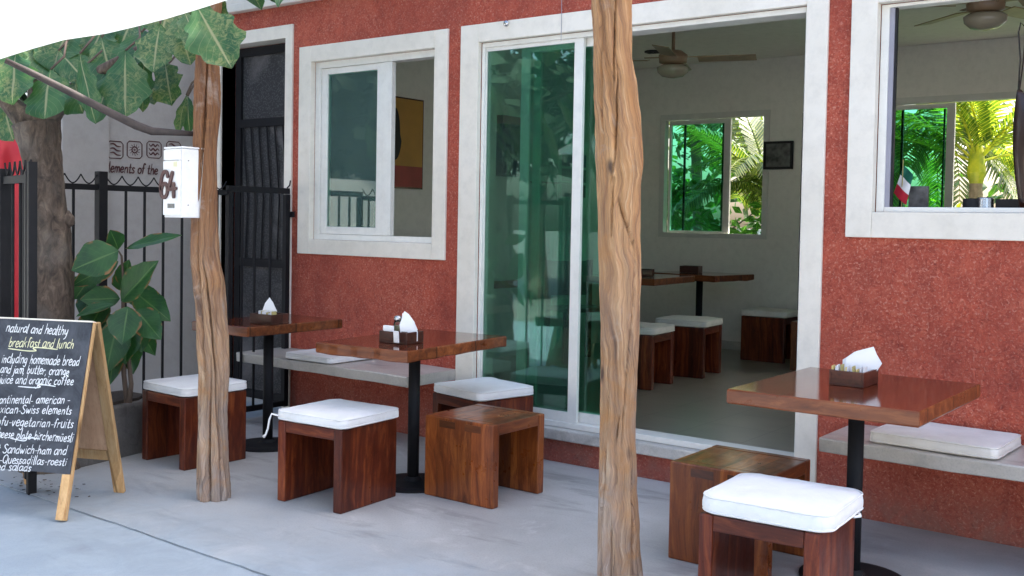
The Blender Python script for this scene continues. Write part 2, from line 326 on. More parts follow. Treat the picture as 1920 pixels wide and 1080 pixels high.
plain('black_steel', (0.011, 0.011, 0.013), 0.62, 0.0, 0.3, 8, 0.1)
plain('chalk', (0.82, 0.84, 0.86), 0.9, var=0.25, scale=60)
plain('chalk_yellow', (0.80, 0.78, 0.50), 0.9, var=0.2, scale=60)
plain('paper', (0.86, 0.86, 0.87), 0.8, var=0.04)
plain('maroon_paint', (0.075, 0.022, 0.022), 0.7)
plain('digit_brown', (0.085, 0.040, 0.038), 0.45)
plain('label_grey', (0.20, 0.20, 0.19), 0.5, var=0.5, scale=90)
plain('cream_sticker', (0.72, 0.68, 0.45), 0.6)
plain('red_cloth', (0.55, 0.018, 0.030), 0.6, var=0.25, scale=4)
plain('ochre_print', (0.48, 0.235, 0.035), 0.55, var=0.25, scale=5)
plain('red_print', (0.33, 0.035, 0.03), 0.55, var=0.3, scale=6)
plain('grey_print', (0.20, 0.20, 0.20), 0.5, var=0.9, scale=14)
plain('menu_blue', (0.05, 0.09, 0.20), 0.5, var=0.6, scale=10)
plain('steel', (0.55, 0.55, 0.56), 0.25, 1.0, 0.1)
plain('fan_wood', (0.30, 0.21, 0.12), 0.35, var=0.3)
plain('brass', (0.24, 0.15, 0.085), 0.45, 0.0)
plain('frame_grey', (0.60, 0.59, 0.56), 0.5); plain('opal', (0.30, 0.26, 0.19), 0.25)
plain('flag_green', (0.01, 0.14, 0.09), 0.8); plain('flag_red', (0.55, 0.015, 0.04), 0.8)
plain('grey_sealant', (0.30, 0.29, 0.34), 0.5); plain('soil', (0.045, 0.034, 0.026), 0.95, var=0.5, scale=30, bump=0.6)
plain('stem_green', (0.10, 0.16, 0.05), 0.6); plain('twig', (0.10, 0.07, 0.05), 0.8); plain('dark_timber', (0.055, 0.040, 0.036), 0.7, var=0.5, scale=20, bump=0.3)
plain('joint_dirt', (0.19, 0.185, 0.18), 0.95, var=0.5, scale=30)
plain('lawn', (0.06, 0.12, 0.03), 0.95, var=0.5, scale=10)
plain('palm_trunk', (0.20, 0.15, 0.10), 0.85, var=0.5, scale=20, bump=0.5)
plain('bead_glass', (0.62, 0.90, 0.84), 0.06, 0.3); plain('pepper', (0.33, 0.25, 0.15), 0.7); plain('charcoal', (0.02, 0.02, 0.022), 0.5)
plain('packet_yellow', (0.75, 0.58, 0.22), 0.6); plain('packet_white', (0.78, 0.78, 0.80), 0.6, var=0.2, scale=70); plain('packet_olive', (0.42, 0.36, 0.14), 0.6)

# ------------------------------------------------------------------ mesh helper
class MB:
    def __init__(s): s.v, s.f, s.uv, s.mi = [], [], {}, []
    def add(s, vs, fs, mi=0, uvs=None):
        o = len(s.v); s.v += [Vector(p) for p in vs]
        for k, f in enumerate(fs):
            if uvs: s.uv[len(s.f)] = [uvs[i] for i in f]
            s.f.append(tuple(i+o for i in f)); s.mi.append(mi)
        return s
    def box(s, a, b, mi=0):
        x0, y0, z0 = (min(a[i], b[i]) for i in range(3)); x1, y1, z1 = (max(a[i], b[i]) for i in range(3))
        v = [(x0, y0, z0), (x1, y0, z0), (x1, y1, z0), (x0, y1, z0), (x0, y0, z1), (x1, y0, z1), (x1, y1, z1), (x0, y1, z1)]
        return s.add(v, [(0, 3, 2, 1), (4, 5, 6, 7), (0, 1, 5, 4), (1, 2, 6, 5), (2, 3, 7, 6), (3, 0, 4, 7)], mi)
    def obox(s, o, ax, ay, az, mi=0):
        """box from corner o along three edge vectors"""
        o, ax, ay, az = map(Vector, (o, ax, ay, az))
        v = [o, o+ax, o+ax+ay, o+ay, o+az, o+ax+az, o+ax+ay+az, o+ay+az]
        fl = ax.cross(ay).dot(az) < 0
        fs = [(0, 3, 2, 1), (4, 5, 6, 7), (0, 1, 5, 4), (1, 2, 6, 5), (2, 3, 7, 6), (3, 0, 4, 7)]
        return s.add(v, [f[::-1] for f in fs] if fl else fs, mi)
    def tube(s, pts, rad, n=8, mi=0, cap=True):
        pts = [Vector(p) for p in pts]; rad = rad if isinstance(rad, (list, tuple)) else [rad]*len(pts)
        rings = []; prev = None
        for i, p in enumerate(pts):
            t = (pts[min(i+1, len(pts)-1)]-pts[max(i-1, 0)]).normalized()
            if prev is None:
                a = Vector((0, 0, 1)) if abs(t.z) < 0.9 else Vector((1, 0, 0)); a = (a-t*a.dot(t)).normalized()
            else: a = (prev-t*prev.dot(t)).normalized()
            prev = a; b = t.cross(a)
            rings.append([p+(a*math.cos(2*math.pi*k/n)+b*math.sin(2*math.pi*k/n))*rad[i] for k in range(n)])
        vs = [p for r in rings for p in r]; fs = []
        for i in range(len(rings)-1):
            for k in range(n):
                k2 = (k+1) % n; fs.append((i*n+k, i*n+k2, (i+1)*n+k2, (i+1)*n+k))
        if cap: fs.append(tuple(range(n))[::-1]); fs.append(tuple((len(rings)-1)*n+k for k in range(n)))
        return s.add(vs, fs, mi)
    def lathe(s, c, prof, n=24, mi=0):
        c = Vector(c); vs = []; fs = []
        for r, z in prof:
            for k in range(n): vs.append(c+Vector((r*math.cos(2*math.pi*k/n), r*math.sin(2*math.pi*k/n), z)))
        for i in range(len(prof)-1):
            for k in range(n):
                k2 = (k+1) % n; fs.append((i*n+k, i*n+k2, (i+1)*n+k2, (i+1)*n+k))
        fs.append(tuple(range(n))[::-1]); fs.append(tuple((len(prof)-1)*n+k for k in range(n)))
        return s.add(vs, fs, mi)
    def loft(s, rings, mi=0, cap=True):
        n = len(rings[0]); vs = [p for r in rings for p in r]; fs = []
        for i in range(len(rings)-1):
            for k in range(n):
                k2 = (k+1) % n; fs.append((i*n+k, i*n+k2, (i+1)*n+k2, (i+1)*n+k))
        if cap: fs.append(tuple(range(n))[::-1]); fs.append(tuple((len(rings)-1)*n+k for k in range(n)))
        return s.add(vs, fs, mi)
    def ribbon(s, pts, w, O, U, V, N, lift=0.002, mi=0, th=0.0):
        """a painted stroke: polyline in (u, v) laid on a plane; th > 0 makes it a raised piece"""
        O, U, V, N = map(Vector, (O, U, V, N)); p = [Vector((a, b)) for a, b in pts]
        if len(p) < 2: return s
        L, Rr = [], []
        for i in range(len(p)):
            t = p[min(i+1, len(p)-1)]-p[max(i-1, 0)]
            if t.length < 1e-9: t = Vector((1, 0))
            t.normalize(); nn = Vector((-t.y, t.x)); ww = w(i/(len(p)-1)) if callable(w) else w
            e = t*ww*0.35*(-1 if i == 0 else 1 if i == len(p)-1 else 0)
            k = 0.6 if i in (0, len(p)-1) else 1.0
            L.append(p[i]+nn*ww/2*k+e); Rr.append(p[i]-nn*ww/2*k+e)
        W = lambda q, h: O+U*q.x+V*q.y+N*h
        k = len(p)
        if not th:
            s.add([W(q, lift) for q in L]+[W(q, lift) for q in Rr], [(i, k+i, k+i+1, i+1) for i in range(k-1)], mi)
        else:
            vs = [W(q, lift+th) for q in L]+[W(q, lift+th) for q in Rr]+[W(q, 0) for q in L]+[W(q, 0) for q in Rr]
            fs = [(i, k+i, k+i+1, i+1) for i in range(k-1)]+[(2*k+i, i, i+1, 2*k+i+1) for i in range(k-1)]+[(k+i, 3*k+i, 3*k+i+1, k+i+1) for i in range(k-1)]
            fs += [(0, 2*k, 3*k, k), (k-1, 2*k-1, 4*k-1, 3*k-1)]
            s.add(vs, fs, mi)
        return s
    def build(s, name, mats, parent=None, smooth=False, bevel=0.0, loc=None):
        me = bpy.data.meshes.new(name)
        v = s.v if loc is None else [p-Vector(loc) for p in s.v]
        me.from_pydata([tuple(p) for p in v], [], s.f); 
        if s.uv:
            ul = me.uv_layers.new(name='UVMap')
            for p in me.polygons:
                if p.index in s.uv:
                    for li, c in zip(p.loop_indices, s.uv[p.index]): ul.data[li].uv = c
        for mm in (mats if isinstance(mats, (list, tuple)) else [mats]): me.materials.append(M[mm] if isinstance(mm, str) else mm)
        for p, k in zip(me.polygons, s.mi): p.material_index = k; p.use_smooth = smooth
        o = bpy.data.objects.new(name, me); col.objects.link(o)
        if loc is not None: o.location = loc
        if parent is not None: o.parent = parent
        if bevel:
            b = o.modifiers.new('bevel', 'BEVEL'); b.width = bevel; b.segments = 2; b.limit_method = 'ANGLE'; b.angle_limit = R(40)
        return o

def tag(o, label=None, cat=None, group=None, kind=None):
    for k, v in (('label', label), ('category', cat), ('group', group), ('kind', kind)):
        if v: o[k] = v
    return o
def thing(name, label, cat, loc=(0, 0, 0), rz=0.0, group=None):
    o = bpy.data.objects.new(name, None); col.objects.link(o); o.location = loc; o.rotation_euler = (0, 0, rz); o.empty_display_size = 0.1
    return tag(o, label, cat, group)
def kids(o): return [c for c in bpy.data.objects if c.parent == o]
def copy_tree(o, parent=None):
    c = o.copy(); col.objects.link(c)
    if parent is not None: c.parent = parent
    for ch in kids(o): copy_tree(ch, c)
    return c
def place(proto, used, loc, rz, label, group=None):
    o = proto if not used else copy_tree(proto)
    o.location = loc; o.rotation_euler = (0, 0, rz); o['label'] = label
    if group: o['group'] = group
    return o

def holed(x0, x1, z0, z1, holes, y0, y1, mb=None):
    """wall slab between y0 and y1 with rectangular openings, one clean mesh"""
    mb = mb or MB()
    xs = sorted({x0, x1, *[h[0] for h in holes], *[h[1] for h in holes]}); zs = sorted({z0, z1, *[h[2] for h in holes], *[h[3] for h in holes]})
    nx, nz = len(xs)-1, len(zs)-1
    def solid(i, j):
        if i < 0 or j < 0 or i >= nx or j >= nz: return False
        cx, cz = (xs[i]+xs[i+1])/2, (zs[j]+zs[j+1])/2
        return not any(h[0] < cx < h[1] and h[2] < cz < h[3] for h in holes)
    idx = {}; vs = []; fs = []
    def V(i, j, k):
        if (i, j, k) not in idx: idx[(i, j, k)] = len(vs); vs.append((xs[i], (y0, y1)[k], zs[j]))
        return idx[(i, j, k)]
    for i in range(nx):
        for j in range(nz):
            if not solid(i, j): continue
            fs.append((V(i, j, 0), V(i+1, j, 0), V(i+1, j+1, 0), V(i, j+1, 0))); fs.append((V(i, j, 1), V(i, j+1, 1), V(i+1, j+1, 1), V(i+1, j, 1)))
            if not solid(i-1, j): fs.append((V(i, j, 0), V(i, j+1, 0), V(i, j+1, 1), V(i, j, 1)))
            if not solid(i+1, j): fs.append((V(i+1, j, 0), V(i+1, j, 1), V(i+1, j+1, 1), V(i+1, j+1, 0)))
            if not solid(i, j-1): fs.append((V(i, j, 0), V(i, j, 1), V(i+1, j, 1), V(i+1, j, 0)))
            if not solid(i, j+1): fs.append((V(i, j+1, 0), V(i+1, j+1, 0), V(i+1, j+1, 1), V(i, j+1, 1)))
    return mb.add(vs, fs)
def border(x0, x1, z0, z1, wl, wr, wb, wt, y0, y1, mb=None):
    """four butted bars round a rectangle (outer size given)"""
    mb = mb or MB()
    mb.box((x0, y0, z0), (x0+wl, y1, z1)); mb.box((x1-wr, y0, z0), (x1, y1, z1))
    if wb: mb.box((x0+wl, y0, z0), (x1-wr, y1, z0+wb))
    if wt: mb.box((x0+wl, y0, z1-wt), (x1-wr, y1, z1))
    return mb

# ------------------------------------------------------------------ ground
g = MB(); g.add([(-150, -150, -0.16), (150, -150, -0.16), (150, 150, -0.16), (-150, 150, -0.16)], [(0, 1, 2, 3)])
tag(g.build('road', 'asphalt'), kind='structure')
g = MB(); g.add([(-14, 4.7, -0.02), (8, 4.7, -0.02), (8, 20, -0.02), (-14, 20, -0.02)], [(0, 1, 2, 3)])
tag(g.build('lawn', 'lawn'), kind='structure')
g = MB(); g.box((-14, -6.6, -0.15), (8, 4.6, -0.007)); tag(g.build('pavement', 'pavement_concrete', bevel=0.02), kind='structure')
def edge_y(x): return -2.285 + 0.035*(x+3.7) * -1 * 0.35 + 0.012*noise.noise(Vector((x*2.1, 0, 0))) + 0.006*noise.noise(Vector((x*9, 3, 0)))
xs = [-5.66+0.08*i for i in range(122)]
g = MB(); vs = []; fs = []
for x in xs: vs += [(x, edge_y(x), -0.006), (x, edge_y(x), 0.0), (x, -0.001, 0.0)]
for i in range(len(xs)-1):
    a = 3*i; fs += [(a, a+3, a+4, a+1), (a+1, a+4, a+5, a+2)]
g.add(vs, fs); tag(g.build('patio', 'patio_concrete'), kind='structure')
g = MB(); vs = []; fs = []
for x in xs:
    w = 0.0015+0.0045*max(0, noise.noise(Vector((x*5, 9, 0)))+0.15); vs += [(x, edge_y(x)-w, -0.003), (x, edge_y(x)-0.0005, -0.003)]
for i in range(len(xs)-1): fs.append((2*i, 2*i+2, 2*i+3, 2*i+1))
g.add(vs, fs); tag(g.build('pavement_joint', 'joint_dirt'), kind='structure')

# ------------------------------------------------------------------ cafe building
cafe = thing('cafe_building', 'red stucco cafe front with white framed windows and a sliding glass door', 'building')
FX0, FX1 = -6.52, 2.2
HOLES = [(-6.40, -5.69, -0.2, 2.62), (-5.43, -4.31, 1.215, 2.425), (-3.965, -1.935, 0.165, 2.43), (-1.60, 0.6, 1.435, 2.40)]
holed(FX0, FX1, -0.14, 2.835, HOLES, 0.0, 0.17).build('facade_wall', 'stucco', cafe)
# cornice and grey upper storey, raised out of view to shade the patio
MB().box((FX0, -0.055, 2.837), (FX1, 0.17, 2.895)).box((FX0, -0.03, 2.895), (FX1, 0.17, 2.94)).build('cornice', 'white_paint', cafe, bevel=0.006)
MB().box((FX0, 0.20, 2.94), (FX1, 4.6, 3.06)).box((FX0, 0.25, 3.06), (FX1, 4.55, 5.4)).build('upper_storey', 'upper_paint', cafe)
# entrance grille on the left
dt = MB(); border(-6.47, -5.617, 0.0, 2.70, 0.07, 0.073, 0, 0.09, -0.014, 0.12, dt)
side = MB(); side.box((-6.36, 0.09, 0.03), (-6.30, 0.13, 2.60)); side.box((-5.76, 0.09, 0.03), (-5.70, 0.13, 2.60))
for z in (0.03, 1.0, 2.02, 2.54): side.box((-6.30, 0.09, z), (-5.76, 0.13, z+0.06))
door = side.build('security_door', 'black_steel', cafe)
dt.build('trim', 'white_paint', door)
MB().box((-6.30, 0.112, 0.09), (-5.76, 0.116, 2.54)).build('wire_screen', 'screen', door)
b = MB()
for i in range(6):
    x = -6.24+i*0.088; b.tube([(x, 0.098, 1.06), (x+0.02, 0.098, 1.5), (x-0.04, 0.098, 2.02)], 0.006, 6)
b.build('bar', 'black_steel', door)
# left window
w1 = MB(); border(-5.4265, -4.3105, 1.2175, 2.4235, 0.046, 0.032, 0.037, 0.043, 0.0305, 0.11, w1)
win = w1.build('window', 'white_metal', cafe)
border(-5.545, -4.203, 1.117, 2.532, 0.118, 0.107, 0.10, 0.108, -0.016, 0.03, MB()).build('trim', 'white_paint', win, bevel=0.004)
border(-5.379, -4.715, 1.256, 2.379, 0.054, 0.068, 0.05, 0.040, 0.045, 0.075, MB()).build('sash', 'white_metal', win, bevel=0.003)
MB().box((-5.325, 0.058, 1.30), (-4.783, 0.063, 2.352)).build('glass_pane', 'window_glass', win)
sd = border(-4.780, -4.712, 1.250, 2.392, 0.0, 0.0, 0, 0, 0.08, 0.1, MB()); sd = MB(); sd.box((-4.782, 0.032, 1.256), (-4.712, 0.044, 2.379)); sd.box((-4.846, 0.036, 1.256), (-4.784, 0.044, 2.379))
sd.build('stile', 'white_metal', win, bevel=0.003)
# sliding door
d1 = MB(); border(-3.9605, -1.9395, 0.195, 2.426, 0.0205, 0.0145, 0.032, 0.028, 0.0205, 0.15, d1)
sdoor = d1.build('sliding_door', 'white_metal', cafe, bevel=0.003)
tr = MB(); border(-4.10, -1.830, 0.0, 2.535, 0.138, 0.108, 0, 0.108, -0.016, 0.02, tr)
tr.build('trim', 'white_paint', sdoor, bevel=0.004)
MB().box((-3.963, -0.035, 0.130), (-1.938, 0.17, 0.193)).build('doorstep', 'step_concrete', sdoor, bevel=0.008)
pl = border(-3.94, -3.245, 0.228, 2.398, 0.006, 0.060, 0.055, 0.022, 0.035, 0.060, MB()).build('door_leaf', 'white_metal', sdoor, bevel=0.002)
MB().box((-3.934, 0.045, 0.283), (-3.305, 0.051, 2.376)).build('glass_pane', 'green_glass', sdoor)
pl2 = border(-3.705, -3.03, 0.228, 2.398, 0.062, 0.045, 0.055, 0.045, 0.075, 0.100, MB()).build('door_leaf', 'white_metal', sdoor, bevel=0.002)
MB().box((-3.643, 0.085, 0.283), (-3.075, 0.091, 2.353)).build('glass_pane', 'pale_green_glass', sdoor)
pl3 = border(-3.640, -3.00, 0.228, 2.398, 0.052, 0.045, 0.055, 0.045, 0.112, 0.137, MB()).build('door_leaf', 'white_metal', sdoor, bevel=0.002)
MB().box((-3.588, 0.122, 0.283), (-3.045, 0.128, 2.353)).build('glass_pane', 'pale_green_glass', sdoor)
MB().lathe((0, 0, 0), [(0.019, 0), (0.019, 0.008), (0.012, 0.014)], 16).build('hook', 'steel', cafe, True).matrix_local = Matrix.Translation(yp(950, 44, -0.0165)) @ Matrix.Rotation(R(90), 4, 'X')
MB().tube([yp(1053, -12, -0.02), yp(1053, 30, -0.02), yp(1052, 76, -0.02)], 0.0018, 5).build('cable', 'grey_sealant', cafe)
# right window
w2 = MB(); border(-1.5965, 0.595, 1.4375, 2.3965, 0.0365, 0.035, 0.0235, 0.0155, 0.0355, 0.11, w2)
rwin = w2.build('window', 'white_metal', cafe, bevel=0.003)
border(-1.720, 0.72, 1.318, 2.52, 0.122, 0.122, 0.119, 0.122, -0.016, 0.035, MB()).build('trim', 'white_paint', rwin, bevel=0.004)
MB().box((-1.560, 0.045, 1.461), (-1.538, 0.075, 2.381)).build('seal', 'grey_sealant', rwin)
MB().box((-1.538, 0.052, 1.461), (-1.528, 0.07, 2.381)).build('seal', 'charcoal', rwin)
# room
ZF = 0.18
MB().box((-5.55, 0.171, 0.0), (2.0, 4.35, ZF)).build('interior_floor', 'floor_tiles', cafe)
MB().box((-5.66, 0.171, 0.0), (-5.56, 4.55, 2.93)).build('interior_wall', 'room_wall', cafe)
MB().box((2.0, 0.171, 0.0), (2.1, 4.55, 2.93)).build('interior_wall', 'room_wall', cafe)
MB().box((-5.56, 0.172, 2.93), (2.0, 4.36, 2.939)).build('ceiling', 'room_wall', cafe)
BH = [(-5.16, -4.03, 1.26, 2.43), (-3.02, -0.6, 1.26, 2.47)]
holed(-5.56, 2.0, 0.0, 2.93, BH, 4.36, 4.52).build('interior_wall', 'room_wall', cafe)
holed(-5.558, 1.998, 0.181, 2.83, [(-5.43, -4.31, 1.215, 2.425), (-3.965, -1.935, 0.165, 2.43), (-1.60, 0.6, 1.435, 2.40)], 0.1705, 0.18).build('interior_wall', 'room_wall', cafe)
MB().box((-5.55, 4.345, ZF), (2.0, 4.359, ZF+0.08)).build('skirting', 'step_concrete', cafe)
MB().box((-1.60, 0.181, 1.40), (0.6, 0.36, 1.432)).build('sill', 'dark_wood', cafe)
def back_window(x0, x1, xm, z0, z1, glass_l=True):
    w = border(x0-0.05, x1+0.05, z0-0.04, z1+0.05, 0.055, 0.055, 0.045, 0.055, 4.345, 4.42, MB()).build('window', 'frame_grey', cafe)
    border(x0+0.006, xm, z0+0.006, z1-0.005, 0.025, 0.065, 0.02, 0.04, 4.43, 4.46, MB()).build('sash', 'frame_grey', w)
    MB().box((x0+0.031, 4.443, z0+0.026), (xm-0.065, 4.447, z1-0.045)).build('glass_pane', 'teal_glass', w)
    dxx = (xm-0.065-x0-0.031)
    MB().box((x0+0.031+dxx*0.22, 4.455, z0+0.026), (x0+0.031+dxx*0.22+0.02, 4.47, z1-0.045)).build('stile', 'charcoal', w)
    MB().box((xm-0.10, 4.462, z0+0.03), (xm-0.085, 4.475, z1-0.05)).build('stile', 'charcoal', w)
back_window(-5.10, -4.05, -4.43, 1.28, 2.40)
back_window(-2.97, -0.65, -2.38, 1.28, 2.44)
pd = border(-3.74, -2.98+0.0, ZF, 2.46, 0.06, 0.02, 0, 0.06, 4.335, 4.358, MB()).build('back_door', 'room_wall', cafe)
MB().box((-3.68, 4.345, ZF), (-3.0, 4.356, 2.40)).build('door_panel', 'grey_print', pd)

# ------------------------------------------------------------------ concrete benches
def bench(name, x0, x1, yf0, yf1, zt, label):
    b = MB(); n = 24; th = 0.062
    pts = []
    for i in range(n+1):
        x = x0+(x1-x0)*i/n; y = yf0+(yf1-yf0)*i/n+0.006*noise.noise(Vector((x*3, 1.3, 0))); zz = zt+0.003*noise.noise(Vector((x*4, 7, 0)))
        pts.append((x, y, zz))
    vs = []; fs = []
    for x, y, z in pts: vs += [(x, -0.002, z), (x, y+0.006, z), (x, y, z-0.006), (x, y+0.004, z-th+0.004), (x, y+0.01, z-th), (x, -0.002, z-th)]
    for i in range(n):
        for k in range(5): a = 6*i+k; fs.append((a, a+1, a+7, a+6))
    fs += [tuple(range(6))[::-1], tuple(6*n+k for k in range(6))]
    b.add(vs, fs)
    return tag(b.build(name, 'bench_concrete'), label, 'bench')
bench('wall_bench', -5.68, -4.10, -0.42, -0.452, 0.455, 'long concrete ledge seat under the left window')
bench('wall_bench', -1.655, 1.6, -0.452, -0.46, 0.442, 'concrete ledge seat on the red wall under the right window')

# ------------------------------------------------------------------ wooden posts made from trunks
def trunk_post(rows, dep, base, ztop, cracks, label, seed, mat='post_wood', furrow=0.20):
    """rows: (py, left px, right px) silhouette of the post in the photo, at one depth"""
    pts = []
    for py, l, r in rows:
        c = dp((l+r)/2, py, dep); c = yp((l+r)/2, py, base[1]); rad = (r-l)/2*((c-CAM).dot(_f2))/FPX
        pts.append((c, rad))
    pts.sort(key=lambda q: q[0].z)
    if pts[0][0].z > 0: pts.insert(0, (Vector((pts[0][0].x, pts[0][0].y, -0.02)), pts[0][1]*1.1))
    pts.append((Vector((pts[-1][0].x+0.02, base[1], ztop)), pts[-1][1]))
    z0, z1 = pts[0][0].z, pts[-1][0].z; NZ, NA = 240, 110
    rings = []; bx, by = base[0], base[1]
    for i in range(NZ+1):
        z = z0+(z1-z0)*i/NZ
        k = 0
        while k < len(pts)-2 and pts[k+1][0].z < z: k += 1
        a, b_ = pts[k], pts[k+1]; t = (z-a[0].z)/max(1e-6, b_[0].z-a[0].z); t = max(0, min(1, t)); t = t*t*(3-2*t)
        c = a[0].lerp(b_[0], t); rad = a[1]+(b_[1]-a[1])*t
        ring = []
        for q in range(NA):
            th = 2*math.pi*q/NA; tw = th+0.55*z+0.5*noise.noise(Vector((seed, z*0.9, 0)))
            e = Vector((math.cos(tw)*1.3, math.sin(tw)*1.3, z*0.55+seed*3))
            rid = noise.noise(e*1.6)*0.13+(0.5-abs(noise.noise(Vector((math.cos(tw)*2.4+seed, math.sin(tw)*2.4, z*0.8)))))*furrow-0.4*furrow
            rid += 0.035*noise.noise(Vector((math.cos(tw)*7, math.sin(tw)*7, z*2.2+seed)))
            rid += (0.5-abs(noise.noise(Vector((math.cos(tw)*4.5+seed*2, math.sin(tw)*4.5, z*0.9))))*1.6)*0.07-0.02; rr = rad*(0.98+rid)
            for (cz, cth, ln, wd, dpt, sl) in cracks:
                dz = (z-cz)/ln
                if abs(dz) < 1:
                    da = (th-(cth+sl*dz)+math.pi) % (2*math.pi)-math.pi
                    wv = wd*0.8*math.sqrt(1-dz*dz)+1e-4
                    if abs(da) < wv*2: rr -= rad*1.7*dpt*math.exp(-(da/wv)**2*2)*(1-dz*dz)
            ring.append(Vector((c.x-bx+rr*math.cos(th), c.y-by+rr*math.sin(th), z)))
        rings.append(ring)
    mbp = MB().loft(rings)
    for fi_ in range(len(mbp.f)-2):
        i_, k_ = divmod(fi_, NA); u0_, u1_ = k_/NA, (k_+1)/NA; za, zb_ = rings[i_][0].z, rings[i_+1][0].z
        mbp.uv[fi_] = [(u0_, za), (u1_, za), (u1_, zb_), (u0_, zb_)]
    o = mbp.build('wooden_post', mat, smooth=True); o.location = (bx, by, 0)
    return tag(o, label, 'post', 'rough trunk posts at the patio edge')
FACE = math.atan2(-3.1, 2.0)  # direction from the posts to the viewer
trunk_post([(0, 1108, 1185), (100, 1112, 1188), (175, 1114, 1197), (230, 1117, 1202), (300, 1118, 1205), (350, 1120, 1200), (430, 1122, 1200), (540, 1124, 1203), (620, 1126, 1200), (700, 1126, 1195), (800, 1124, 1191), (900, 1121, 1194), (1000, 1119, 1200), (1090, 1117, 1207)],
           4.05, (-2.02, -1.62), 2.9,
           [(2.05, FACE+0.1, 0.22, 0.07, 0.30, 0.25), (1.72, FACE-0.12, 0.24, 0.06, 0.32, 0.3), (1.42, FACE-0.35, 0.12, 0.06, 0.30, 0.1), (1.36, FACE+0.35, 0.10, 0.10, 0.28, -0.5), (1.85, FACE-0.75, 0.3, 0.08, 0.25, 0.15), (0.62, FACE+0.0, 0.05, 0.05, 0.35, 0.1), (0.25, FACE+0.75, 0.30, 0.09, 0.35, 0.2), (0.1, FACE-0.45, 0.20, 0.08, 0.3, 0.1), (0.95, FACE+0.55, 0.5, 0.07, 0.2, 0.4), (0.45, FACE-0.8, 0.35, 0.07, 0.2, 0.2)],
           'thick twisted tan trunk post in front of the sliding door', 1.7)
trunk_post([(0, 372, 418), (85, 367, 411), (200, 363, 415), (300, 361, 408), (400, 358, 409), (480, 357, 413), (540, 361, 421), (580, 366, 423), (640, 368, 426), (700, 373, 427), (770, 372, 425), (850, 370, 428), (936, 370, 432)],
           5.02, (-4.143, -1.747), 2.75,
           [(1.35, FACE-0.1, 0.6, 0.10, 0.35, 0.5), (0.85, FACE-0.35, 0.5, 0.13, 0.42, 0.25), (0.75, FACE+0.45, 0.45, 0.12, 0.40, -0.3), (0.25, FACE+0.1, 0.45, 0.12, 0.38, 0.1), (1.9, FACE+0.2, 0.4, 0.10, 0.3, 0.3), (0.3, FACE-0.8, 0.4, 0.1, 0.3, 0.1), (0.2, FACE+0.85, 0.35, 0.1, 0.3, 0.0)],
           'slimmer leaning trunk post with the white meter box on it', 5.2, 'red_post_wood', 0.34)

# ------------------------------------------------------------------ meter box on the left post
bx0, bx1, by0, by1, bz0, bz1 = -4.355, -4.215, -1.905, -1.765, 1.352, 1.682
mbx = thing('meter_box', 'white meter box numbered 64 on the left post', 'meter box', (bx0, by0, bz0))
def rel(o, mb, name, mats, **kw):
    mb.v = [p-Vector(o.location) for p in mb.v]; return mb.build(name, mats, o, **kw)
rel(mbx, MB().box((bx0, by0+0.012, bz0), (bx1, by1, bz1-0.004)).box((bx0-0.004, by0+0.008, bz1-0.003), (bx1+0.004, by1, bz1+0.006)), 'body', 'bright_paint', bevel=0.004)
rel(mbx, MB().box((bx0+0.006, by0, bz0+0.012), (bx1-0.006, by0+0.011, bz1-0.062)).box((bx0+0.006, by0+0.002, bz1-0.058), (bx1-0.006, by0+0.011, bz1-0.010)), 'door', 'bright_paint', bevel=0.002)
rel(mbx, MB().lathe((0, 0, 0), [(0.009, 0), (0.009, 0.004), (0.004, 0.005)], 14), 'keyhole', 'label_grey').matrix_local = Matrix.Translation(Vector((bx0+0.062, by0-0.0005, bz1-0.088))-Vector(mbx.location)) @ Matrix.Rotation(R(90), 4, 'X')
rel(mbx, MB().box((bx0+0.088, by0-0.001, bz1-0.090), (bx0+0.118, by0+0.001, bz1-0.066)), 'sticker', 'cream_sticker')
rel(mbx, MB().box((bx0+0.045, by0-0.002, bz0+0.045), (bx0+0.098, by0+0.001, bz0+0.066)), 'rating_plate', 'label_grey')
for zz in (0.06, 0.27): rel(mbx, MB().tube([(bx1-0.002, by0+0.045, bz0+zz), (bx1+0.003, by0+0.045, bz0+zz)], 0.003, 8), 'rivet', 'label_grey')

